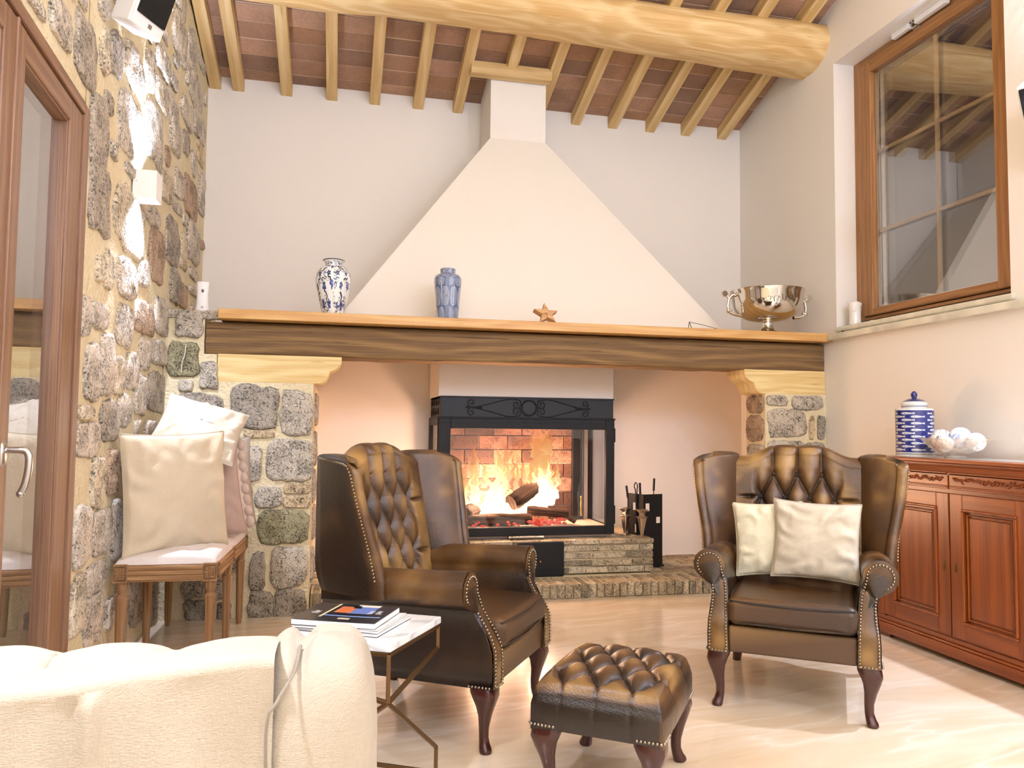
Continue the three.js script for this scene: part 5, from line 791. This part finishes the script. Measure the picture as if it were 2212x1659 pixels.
// ---------------------------------------------------------------- ceramics and small things
const uvTurn = (g, k = 1) => g;                                      // lathe uv: u round, v up
function vaseTex(draw, w = 1024, h = 512) { return canvasTex(w, h, draw); }
{
  const R = rngOf(4242), map = vaseTex((c, w, h) => {                // white with black scrolls and blue flowers
    c.fillStyle = '#eef0ec'; c.fillRect(0, 0, w, h);
    const scroll = (x, y, s, r, fl) => { c.save(); c.translate(x, y); c.rotate(r); c.scale(fl * s, s); c.strokeStyle = '#141a33'; c.lineCap = 'round'; c.lineWidth = 2.2; c.beginPath(); for (let i = 0; i <= 60; i++) { const t = i / 60, a = t * 9.5, q = 3 + 20 * t; const X = Math.cos(a) * q, Y = Math.sin(a) * q; i ? c.lineTo(X, Y) : c.moveTo(X, Y); } c.stroke(); c.fillStyle = '#0f1430'; for (let k = 0; k < 3; k++) { c.beginPath(); c.ellipse(20 - k * 17, 20 - k * 3, 13, 5, 0.8 + k * 1.5, 0, TAU); c.fill(); } c.lineWidth = 6; c.beginPath(); c.arc(24, -14, 9, 0.4, 4.2); c.stroke(); c.beginPath(); c.arc(32, -22, 3.6, 0, TAU); c.fill(); c.restore(); };
    const flower = (x, y, s) => { c.save(); c.translate(x, y); c.rotate(R() * 6); c.scale(s, s); c.fillStyle = R() < 0.5 ? '#34438f' : '#27356f'; for (let k = 0; k < 5; k++) { c.rotate(TAU / 5); c.beginPath(); c.ellipse(10, 0, 11, 6.5, 0, 0, TAU); c.fill(); } c.fillStyle = '#8d9ad0'; c.beginPath(); c.arc(0, 0, 4, 0, TAU); c.fill(); c.restore(); };
    for (let j = 0; j < 6; j++) for (let i = 0; i < 12; i++) { const x = (i + (j % 2) * 0.5 + (R() - 0.5) * 0.3) * w / 12, y = 60 + j * 74 + (R() - 0.5) * 20; scroll(x, y, 0.95 + R() * 0.35, R() * 6, R() < 0.5 ? -1 : 1); flower(x + 40, y + 24, 0.8 + R() * 0.5); }
    c.fillStyle = '#eef0ec'; c.fillRect(0, 0, w, 12); c.fillStyle = '#3b3f55'; c.fillRect(0, 0, w, 5);
  });
  const v = thing('blue_white_vase', 'white ceramic vase with black scrolls and blue flowers at the mantel\'s stone end', 'vase', [-0.048, 1.757, -4.76]);
  obj('body', lathe([[0, 0], [0.058, 0], [0.062, 0.006], [0.072, 0.05], [0.09, 0.12], [0.103, 0.19], [0.105, 0.225], [0.099, 0.26], [0.08, 0.288], [0.055, 0.303], [0.049, 0.312], [0.052, 0.325], [0.064, 0.337]], 56), phys({ map, roughness: 0.18, clearcoat: 0.8, clearcoatRoughness: 0.06 }), v);
  obj('rim', lathe([[0.064, 0.336], [0.066, 0.338], [0.064, 0.341], [0.058, 0.338], [0.048, 0.322]], 56), std({ color: '#2b2e3a', roughness: 0.3 }), v);
}
{
  const map = vaseTex((c, w, h) => { c.fillStyle = '#5b6a8c'; c.fillRect(0, 0, w, h); c.strokeStyle = '#c9d0de'; c.lineWidth = 3; for (let j = 0; j < 6; j++) for (let i = 0; i < 9; i++) { const x = (i + (j % 2) * 0.5) * w / 9, y = 40 + j * 86; c.beginPath(); for (let k = 0; k <= 90; k++) { const a = k * 0.36, q = 2 + k * 0.58; const X = x + Math.cos(a) * q, Y = y + Math.sin(a) * q * 0.8; k ? c.lineTo(X, Y) : c.moveTo(X, Y); } c.stroke(); } c.fillStyle = '#41507a'; for (let i = 0; i < 60; i++) { c.beginPath(); c.arc((i * 197) % w, (i * 131) % h, 5, 0, TAU); c.fill(); } });
  const v = thing('spiral_vase', 'slim grey-blue vase covered in white spirals, in front of the chimney hood', 'vase', [0.648, 1.757, -4.76]);
  obj('body', lathe([[0, 0], [0.064, 0], [0.068, 0.004], [0.072, 0.08], [0.08, 0.17], [0.086, 0.24], [0.086, 0.262], [0.079, 0.28], [0.06, 0.292], [0.05, 0.296]], 56), phys({ map, roughness: 0.15, clearcoat: 1, clearcoatRoughness: 0.05 }), v);
  obj('neck', lathe([[0.05, 0.294], [0.048, 0.302], [0.049, 0.322], [0.047, 0.326], [0.043, 0.322], [0.04, 0.29]], 48), phys({ map, roughness: 0.15, clearcoat: 1 }), v);
}
{ // star-shaped puzzle box
  const s = thing('wooden_star', 'small wooden star puzzle standing on the mantel shelf', 'ornament', [1.28, 1.7585, -4.76], 0.1), M0 = wood(woodTex(601, '#b98a5c', '#d9b083', '#8a5e36', {}), { roughness: 0.6 });
  for (let i = 0; i < 5; i++) { const a = PI / 2 + i * TAU / 5, a0 = a - PI / 5, a1 = a + PI / 5, r = 0.085, q = 0.034, sh = new THREE.Shape(); sh.moveTo(0, 0); sh.lineTo(Math.cos(a0) * q, Math.sin(a0) * q); sh.lineTo(Math.cos(a) * r, Math.sin(a) * r); sh.lineTo(Math.cos(a1) * q, Math.sin(a1) * q); sh.closePath();
    const g = new THREE.ExtrudeGeometry(sh, { depth: 0.03 + (i % 2) * 0.006, bevelEnabled: true, bevelSize: 0.0015, bevelThickness: 0.0015, bevelSegments: 1 }); g.scale(0.97, 0.97, 1); g.translate(0, 0.058 - 0.0575 + 0.012, 0); g.rotateX(-0.5); g.translate(0, 0.045, 0); obj('point', uvm(g, 'x', i), M0, s); }
}
{
  const e = thing('wire_stand', 'thin bent metal wire stand lying on the mantel shelf near the silver bowl', 'wire stand', [2.25, 1.757, -4.7]);
  obj('wire', mg([tube([[-0.012, 0, 0.01], [-0.004, 0.036, 0], [0, 0.052, 0], [0.005, 0.036, 0], [0.014, 0, 0.01]], 0.0028, 30, 6), tube([[0, 0.05, 0], [0.1, 0.034, 0], [0.2, 0.012, 0]], 0.002, 20, 6)]), std({ color: '#6b5a4a', metalness: 0.8, roughness: 0.4 }), e);
  obj('tip', mg([bar([0.195, 0.012, 0], [0.225, 0.005, 0], 0.009, 0.006)]), M.bronze, e);
}
{ // trophy bowl
  const t = thing('trophy_bowl', 'large polished silver trophy bowl with two scroll handles and an engraved script', 'trophy', [2.862, 1.757, -4.77]);
  obj('bowl', lathe([[0, 0.085], [0.06, 0.086], [0.13, 0.098], [0.19, 0.128], [0.222, 0.17], [0.236, 0.22], [0.243, 0.272], [0.252, 0.292], [0.25, 0.297], [0.24, 0.29], [0.23, 0.22], [0.19, 0.14], [0.1, 0.1], [0, 0.095]], 72), M.silver, t);
  obj('stem', lathe([[0.0, 0.004], [0.075, 0.004], [0.079, 0.0], [0.082, 0.005], [0.08, 0.014], [0.066, 0.017], [0.05, 0.026], [0.04, 0.045], [0.036, 0.07], [0.039, 0.078], [0.034, 0.082], [0.036, 0.088], [0.044, 0.092]], 48), M.silver, t);
  for (const s of [-1, 1]) { const h = [[0.2, 0.12, 0], [0.25, 0.128, 0], [0.285, 0.145, 0], [0.297, 0.175, 0], [0.292, 0.215, 0], [0.286, 0.235, 0], [0.262, 0.258, 0], [0.242, 0.256, 0]].map(([x, y, z]) => [s * x, y, z]); obj('handle', mg([tube(h, 0.0115, 50, 12), tube([[s * 0.287, 0.232, 0], [s * 0.302, 0.25, 0], [s * 0.315, 0.262, 0]], 0.009, 14, 10), (() => { const g = new THREE.CylinderGeometry(0.02, 0.02, 0.02, 24); g.rotateX(PI / 2); g.translate(s * 0.322, 0.265, 0); return g; })(), sphere(0.016, s * 0.293, 0.15, 0, 14, 10), sphere(0.014, s * 0.278, 0.152, 0, 12, 8)]), M.silver, t); }
  const sc = []; const onBowl = (a, y) => { const r = 0.2372 + (y - 0.22) * 0.12 + 0.0006; return [Math.sin(a) * r, y, Math.cos(a) * r]; };
  for (let k = 0; k < 8; k++) { const a0 = -0.62 + k * 0.11; const pts = []; for (let i = 0; i <= 14; i++) { const q = i / 14; pts.push(onBowl(a0 + q * 0.11 + 0.03 * Math.sin(q * TAU), 0.2 + 0.018 * Math.sin(q * TAU + k) + (k % 3 === 1 ? 0.012 : 0) * Math.sin(q * PI) + q * 0.004 + k * 0.002)); } sc.push(tube(pts, 0.0011, 28, 4)); }
  obj('engraving', mg(sc), std({ color: '#5a544c', metalness: 1, roughness: 0.4 }), t).userData.label = 'line of engraved script';
}
{ // air freshener and dish on the stone ledge
  const a = thing('air_freshener', 'white tapered air freshener standing on the stone ledge left of the mantel', 'air freshener', [-0.80, 1.744, -4.83], 0.15);
  const rg = [[0, 0.042], [0.012, 0.043], [0.06, 0.036], [0.11, 0.0325], [0.17, 0.036], [0.19, 0.037], [0.193, 0.034]].map(([y, r]) => Array.from({ length: 32 }, (_, j) => { const t = j / 32 * TAU, c = Math.cos(t), s = Math.sin(t), q = 1 / Math.pow(Math.abs(c) ** 3 + Math.abs(s) ** 3, 1 / 3); return [c * r * q, y, -s * r * q * 0.85]; }));
  obj('body', loft(rg), M.whitePlastic, a);
  const ey = new THREE.TorusGeometry(0.008, 0.0018, 8, 20); ey.scale(0.8, 1, 1); ey.translate(0, 0.138, 0.0305); const pu = new THREE.SphereGeometry(0.004, 10, 8); pu.scale(0.8, 1.3, 0.5); pu.translate(0, 0.138, 0.03); obj('sensor_ring', mg([ey, pu]), M.blackIron, a);
  const bt = lathe([[0, 0.003], [0.006, 0.002], [0.008, 0]], 20); bt.rotateX(PI / 2); bt.translate(0, 0.042, 0.0335); obj('button', bt, std({ color: '#cfc9be', roughness: 0.5 }), a);
  tag(obj('small_dish', lathe([[0, 0], [0.03, 0], [0.042, 0.014], [0.04, 0.016], [0.028, 0.004], [0, 0.004]], 28).translate(-0.9, 1.744, -4.79), M.whiteCeramic), 'small white dish on the stone ledge in the wall corner', 'dish');
}
{ // jug on the window sill
  const j = thing('white_jug', 'white ceramic jug with a finger hole standing on the window sill', 'jug', [3.325, 1.794, -4.47], 0.2);
  const R = [[0, 0.036], [0.004, 0.039], [0.03, 0.038], [0.08, 0.0365], [0.12, 0.038], [0.145, 0.043], [0.153, 0.0445], [0.15, 0.041], [0.02, 0.034]], g = loft(R.map(([y, r], i) => Array.from({ length: 36 }, (_, k) => { const a = k / 36 * TAU; const w = y > 0.1 ? 0.004 * Math.cos(a * 2) : 0; return [Math.cos(a) * (r + w), y + (y > 0.13 ? 0.004 * Math.cos(a * 3) : 0), -Math.sin(a) * (r + w)]; })), 3);
  obj('body', g, M.whiteCeramic, j);
  const ho = new THREE.TorusGeometry(0.013, 0.0035, 8, 24); ho.scale(0.7, 1.2, 1); ho.rotateY(-0.9); ho.translate(-0.031, 0.112, 0.023); obj('finger_hole', ho, M.whiteCeramic, j);
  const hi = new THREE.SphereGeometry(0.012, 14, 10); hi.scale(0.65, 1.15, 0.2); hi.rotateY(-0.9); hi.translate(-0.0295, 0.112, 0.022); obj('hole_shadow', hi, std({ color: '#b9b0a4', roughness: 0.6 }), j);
  tag(obj('plastic_disc', lathe([[0, 0], [0.02, 0], [0.021, 0.006], [0.016, 0.009], [0, 0.009]], 24).translate(3.30, 1.794, -4.26), M.whitePlastic), 'small flat white plastic disc on the window sill', 'disc');
  tag(obj('black_button', lathe([[0, 0], [0.008, 0], [0.009, 0.006], [0.006, 0.009], [0, 0.01]], 16).translate(3.225, 1.748, -4.46), M.blackIron), 'tiny black round knob on the stone ledge at the mantel\'s end', 'knob');
}
// ---- on the sideboard
{
  const fish = vaseTex((c, w, h) => { c.fillStyle = '#1d2c7a'; c.fillRect(0, 0, w, h); const rows = 12; for (let j = 0; j < rows; j++) for (let i = 0; i < 6; i++) { const x = (i + (j % 2) * 0.5) * w / 6, y = 44 + j * 36; c.save(); c.translate(x, y); c.fillStyle = '#dfe4e6'; c.beginPath(); c.moveTo(-62, 0); c.bezierCurveTo(-50, -17, -8, -16, 34, -4); c.lineTo(62, -12); c.lineTo(54, 0); c.lineTo(64, 10); c.lineTo(34, 4); c.bezierCurveTo(-8, 18, -50, 14, -62, 0); c.fill(); c.fillStyle = '#a8b3bd'; c.beginPath(); c.ellipse(-12, 5, 34, 5, 0.05, 0, TAU); c.fill(); c.strokeStyle = '#1d2c7a'; c.lineWidth = 2; c.beginPath(); c.arc(-40, -2, 12, -1, 1); c.stroke(); c.fillStyle = '#1d2c7a'; c.beginPath(); c.arc(-50, -4, 2.6, 0, TAU); c.fill(); c.restore(); } c.fillStyle = '#e6e8e6'; c.fillRect(0, 0, w, 10); c.fillRect(0, h - 44, w, 44); c.fillStyle = '#1a1f3a'; c.fillRect(0, h - 34, w, 5); c.fillRect(0, h - 22, w, 5); });
  const g = { roughness: 0.14, clearcoat: 1, clearcoatRoughness: 0.05 }, blue = phys({ color: '#1c2870', ...g }), white = phys({ color: '#e4e6e2', ...g });
  const j = thing('fish_jar', 'blue lidded ceramic jar painted with rows of white fish on the sideboard', 'jar', [3.06, 0.967, -3.63]);
  const n = 60, body = gridGeo(n, 8, (u, v) => { const a = u * TAU, r = 0.0955; return [Math.sin(a) * r, v * 0.252, Math.cos(a) * r]; }, true), uv = body.attributes.uv; for (let v = 0; v <= 8; v++) for (let u = 0; u <= n; u++) uv.setXY(v * (n + 1) + u, u / n, v / 8);
  obj('body', body, phys({ map: fish, ...g }), j);
  obj('shoulder', lathe([[0.0955, 0.251], [0.0965, 0.255], [0.094, 0.258], [0.065, 0.26]], 56), white, j); obj('foot', lathe([[0, 0], [0.092, 0], [0.0958, 0.003]], 56), white, j);
  const lid = obj('lid', lathe([[0.062, 0.26], [0.064, 0.264], [0.064, 0.279], [0.069, 0.283], [0.068, 0.287], [0.055, 0.297], [0.03, 0.309], [0.016, 0.312], [0.0, 0.313]], 48), white, j);
  obj('lid_band', mg([lathe([[0.0645, 0.268], [0.0652, 0.27], [0.0645, 0.272]], 48), lathe([[0.058, 0.2955], [0.048, 0.3022], [0.033, 0.309], [0.024, 0.3115]], 48).translate(0, 0.0008, 0)]), blue, lid);
  obj('knob', lathe([[0.0, 0.312], [0.014, 0.314], [0.013, 0.319], [0.017, 0.33], [0.015, 0.342], [0.008, 0.351], [0, 0.354]], 28), blue, lid);
}
{
  const b = thing('crystal_bowl', 'cut glass bowl on a low foot holding patterned balls on the sideboard', 'bowl', [3.06, 0.9692, -3.345]);
  const prof = [[0.036, 0.018], [0.07, 0.026], [0.11, 0.045], [0.14, 0.072], [0.158, 0.094], [0.166, 0.098]], N = 96, cut = (u, r, y) => r * (1 + 0.028 * Math.sin(u * TAU * 24) * Math.sin(y * 150));
  const outer = gridGeo(N, 30, (u, v) => { const t = v * (prof.length - 1), i = Math.min(Math.floor(t), prof.length - 2), k = t - i, r = mix(prof[i][0], prof[i + 1][0], k), y = mix(prof[i][1], prof[i + 1][1], k), a = u * TAU, R = cut(u, r, y); return [Math.sin(a) * R, y + (v > 0.95 ? 0.005 * Math.sin(a * 24) : 0), Math.cos(a) * R]; }, true);
  obj('bowl', outer, phys({ color: '#efe6da', transmission: 0.72, thickness: 0, roughness: 0.05, ior: 1.7 }), b);
  obj('foot', lathe([[0, 0], [0.052, 0], [0.056, 0.004], [0.05, 0.01], [0.036, 0.019], [0, 0.02]], 40), phys({ color: '#f0ece4', transmission: 0.7, thickness: 0, roughness: 0.05, ior: 1.7 }), b);
  const ball = (draw) => phys({ map: vaseTex(draw, 512, 256), roughness: 0.2, clearcoat: 0.8 });
  const black = ball((c, w, h) => { c.fillStyle = '#efece4'; c.fillRect(0, 0, w, h); const R = rngOf(9); c.fillStyle = '#15161c'; for (let i = 0; i < 150; i++) { c.save(); c.translate(R() * w, R() * h); c.rotate(R() * 6); c.beginPath(); c.ellipse(0, 0, 9, 3.4, 0, 0, TAU); c.fill(); c.beginPath(); c.ellipse(5, 5, 6, 3, 1.2, 0, TAU); c.fill(); c.restore(); } });
  const blue = ball((c, w, h) => { c.fillStyle = '#e9eaee'; c.fillRect(0, 0, w, h); const R = rngOf(10); c.strokeStyle = '#7d8fc4'; c.lineWidth = 2; for (let i = 0; i < 30; i++) { const x = R() * w, y = R() * h, s = 16 + R() * 16; for (let k = 0; k < 22; k++) { const a = k / 22 * TAU; c.beginPath(); c.moveTo(x + Math.cos(a) * 4, y + Math.sin(a) * 4); c.lineTo(x + Math.cos(a) * s, y + Math.sin(a) * s); c.stroke(); } } c.fillStyle = '#8a8478'; for (let i = 0; i < 200; i++) c.fillRect(R() * w, R() * h, 4, 2); });
  const gray = ball((c, w, h) => { c.fillStyle = '#ebe6dc'; c.fillRect(0, 0, w, h); const R = rngOf(11); c.fillStyle = '#8e8674'; for (let i = 0; i < 420; i++) { c.beginPath(); c.ellipse(R() * w, R() * h, 6, 2, R() * 6, 0, TAU); c.fill(); } });
  for (const [x, y, z, r, m, l] of [[0.0, 0.094, -0.095, 0.052, black, 'white ball with small black leaves, nearest the fish jar in the glass bowl'], [0.01, 0.1, 0.02, 0.056, blue, 'white ball with blue starbursts in the middle of the glass bowl'], [0.025, 0.082, 0.1, 0.047, gray, 'white ball with fine grey sprigs at the far side of the glass bowl'], [-0.075, 0.068, 0.01, 0.043, gray, 'grey-patterned ball lying low in the glass bowl under the blue one']]) { const o = tag(obj('ball', new THREE.SphereGeometry(r, 36, 24), m), l, 'ornament ball'); o.position.set(3.06 + x, 0.9692 + y, -3.345 + z); o.rotation.set(0.4, x * 40, 0.7); }
}
// ---- loudspeakers and wall lamp
function speaker(label, pos, basis, w, h, d) {                      // pos: lower left corner of the front
  const s = thing('wall_speaker', label, 'loudspeaker', pos); const [r, u, n] = basis; s.quaternion.setFromRotationMatrix(new THREE.Matrix4().makeBasis(r, u, n));
  const sh = new THREE.Shape(); sh.moveTo(0, 0); sh.lineTo(w, 0); sh.lineTo(w * 0.86, -d * 0.75); sh.lineTo(w * 0.7, -d); sh.lineTo(w * 0.05, -d); sh.closePath();
  const g = new THREE.ExtrudeGeometry(sh, { depth: h, bevelEnabled: true, bevelSize: 0.003, bevelThickness: 0.003, bevelSegments: 3 }); g.rotateX(-PI / 2); g.scale(1, 1, -1); const cab = box6(0, w, 0, h, -d, 0, 0.012, 4); const p = cab.attributes.position; for (let i = 0; i < p.count; i++) { const k = clamp(-p.getZ(i) / d); p.setX(i, mix(p.getX(i), w * 0.5 + (p.getX(i) - w * 0.5) * 0.72, k * k)); } cab.computeVertexNormals();
  obj('cabinet', cab, M.whitePlastic, s);
  obj('baffle', box6(0.003, w - 0.003, 0.003, h - 0.003, -0.01, 0.006, 0.005), M.whitePlastic, s);
  obj('grille', box6(0.012, w - 0.012, 0.055, h - 0.012, 0.002, 0.016, 0.004), M.grille, s);
  obj('badge', box6(w * 0.48, w * 0.6, 0.022, 0.04, 0.004, 0.008, 0.001), M.steel, s);
  obj('bracket', mg([rb(0.03, 0.06, 0.08, 0.004, w * 0.5, h * 0.5, -d - 0.03), rb(0.05, 0.1, 0.02, 0.004, w * 0.5, h * 0.5, -d - 0.06)]), M.whitePlastic, s);
}
const basisOf = (psi, p) => { const n = new THREE.Vector3(Math.sin(psi) * Math.cos(p), -Math.sin(p), Math.cos(psi) * Math.cos(p)), r = new THREE.Vector3(Math.cos(psi), 0, -Math.sin(psi)); return [r, new THREE.Vector3().crossVectors(n, r), n]; };
speaker('white box loudspeaker with black grille tilted down on the stone wall', [-0.86, 2.72, -3.3], basisOf(66 * PI / 180, 20 * PI / 180), 0.19, 0.3, 0.12);
{ const b = basisOf(-60 * PI / 180, 38 * PI / 180), P = new THREE.Vector3(2.965, 2.663, -2.85).addScaledVector(b[1], -0.3); speaker('white box loudspeaker with black grille on the plain wall beside the window', P.toArray(), b, 0.19, 0.3, 0.12); }

function sconce(label, pos, ry, upK = 1.3, downK = 0.7, group) {                            // open box lamp throwing light up and down the wall
  const s = thing('wall_sconce', label, 'wall lamp', pos, ry, group), W = 0.115, H = 0.135, D = 0.105, t = 0.003, P = std({ color: '#f3f1ea', roughness: 0.45 });
  obj('shade', mg([cube(-W / 2, W / 2, -H / 2, H / 2, D - t, D), cube(-W / 2, -W / 2 + t, -H / 2, H / 2, 0, D - t), cube(W / 2 - t, W / 2, -H / 2, H / 2, 0, D - t), cube(-W / 2 + t, W / 2 - t, -H / 2, H / 2, 0, t)]), P, s);
  obj('screw', sphere(0.003, -W / 2, 0.012, 0.016, 8, 6), M.steel, s);
  const glow = std({ color: '#ffffff', emissive: COOL, emissiveIntensity: 3.2 });
  for (const k of [-1, 1]) {
    obj('lens', cube(-W / 2 + t, W / 2 - t, k * 0.03 - 0.002, k * 0.03 + 0.002, t, D - t), glow, s);
    const l = new THREE.SpotLight(COOL, LAMP.sconce * (k > 0 ? upK : downK), 0, 1.0, 0.8, 2); l.position.set(0, k * 0.045, D * 0.5); l.target.position.set(0, k * 1.0, D * 0.62); l.shadow.radius = 1.5; l.castShadow = true; l.name = 'sconce_light'; s.add(l); s.add(l.target);
  }
  return s;
}
sconce('white cube wall lamp glowing up and down the stone wall', [XL + 0.005, 2.23, -3.2 - 0.745], PI / 2);
// lamps out of view: a sconce beside the window, the others added as fill light
sconce('white cube wall lamp on the plain wall close beside the window', [XR, 2.3, -2.35], -PI / 2, 4, 1.6);
sconce('added unseen white cube wall lamp on the plain wall over the near end of the sideboard', [XR, 2.3, -0.3], -PI / 2, 4, 1.6);
{ const v = new THREE.Vector3(-2.1, 2.3, 0.004).applyMatrix4(runB.matrix); sconce('added unseen white cube wall lamp on the stone wall just before the double door', v.toArray(), BTURN, 4, 1.6); }
{ const v = new THREE.Vector3(-4.4, 2.3, 0.004).applyMatrix4(runB.matrix); sconce('added unseen white cube wall lamp on the stone wall near the rear of the room', v.toArray(), BTURN, 4, 1.6); }
for (const [x, y, z, k, l] of [[2.4, 3.05, 0.3, 1.1, 'added unseen opal globe fill lamp over the sideboard side'], [0.25, 3.05, 1.1, 1.0, 'added unseen opal globe fill lamp over the sofa'], [1.4, 3.05, 2.3, 1.2, 'added unseen opal globe fill lamp near the rear wall']]) {  // unseen globes added to light the room evenly
  const c = thing('fill_pendant', l, 'added fill lamp', [x, y, z]), top = YR(Math.min(z, RIDGE)) - (z > RIDGE ? 0.31 * (z - RIDGE) : 0) - y;
  obj('globe', new THREE.SphereGeometry(0.19, 32, 24), std({ color: '#ffffff', emissive: WARM, emissiveIntensity: 2.2, roughness: 0.4 }), c);
  obj('cap', lathe([[0, 0.24], [0.03, 0.235], [0.06, 0.2], [0.065, 0.178], [0.06, 0.176]], 24), M.whitePlastic, c);
  obj('cable', new THREE.CylinderGeometry(0.004, 0.004, top - 0.2, 8).translate(0, 0.2 + (top - 0.2) / 2, 0), M.whitePlastic, c);
  const l2 = new THREE.PointLight(WARM, LAMP.globe * k, 0, 2); l2.shadow.radius = 9; l2.castShadow = true; l2.name = 'fill_pendant_light'; c.add(l2);
}
renderer.render(scene, camera);
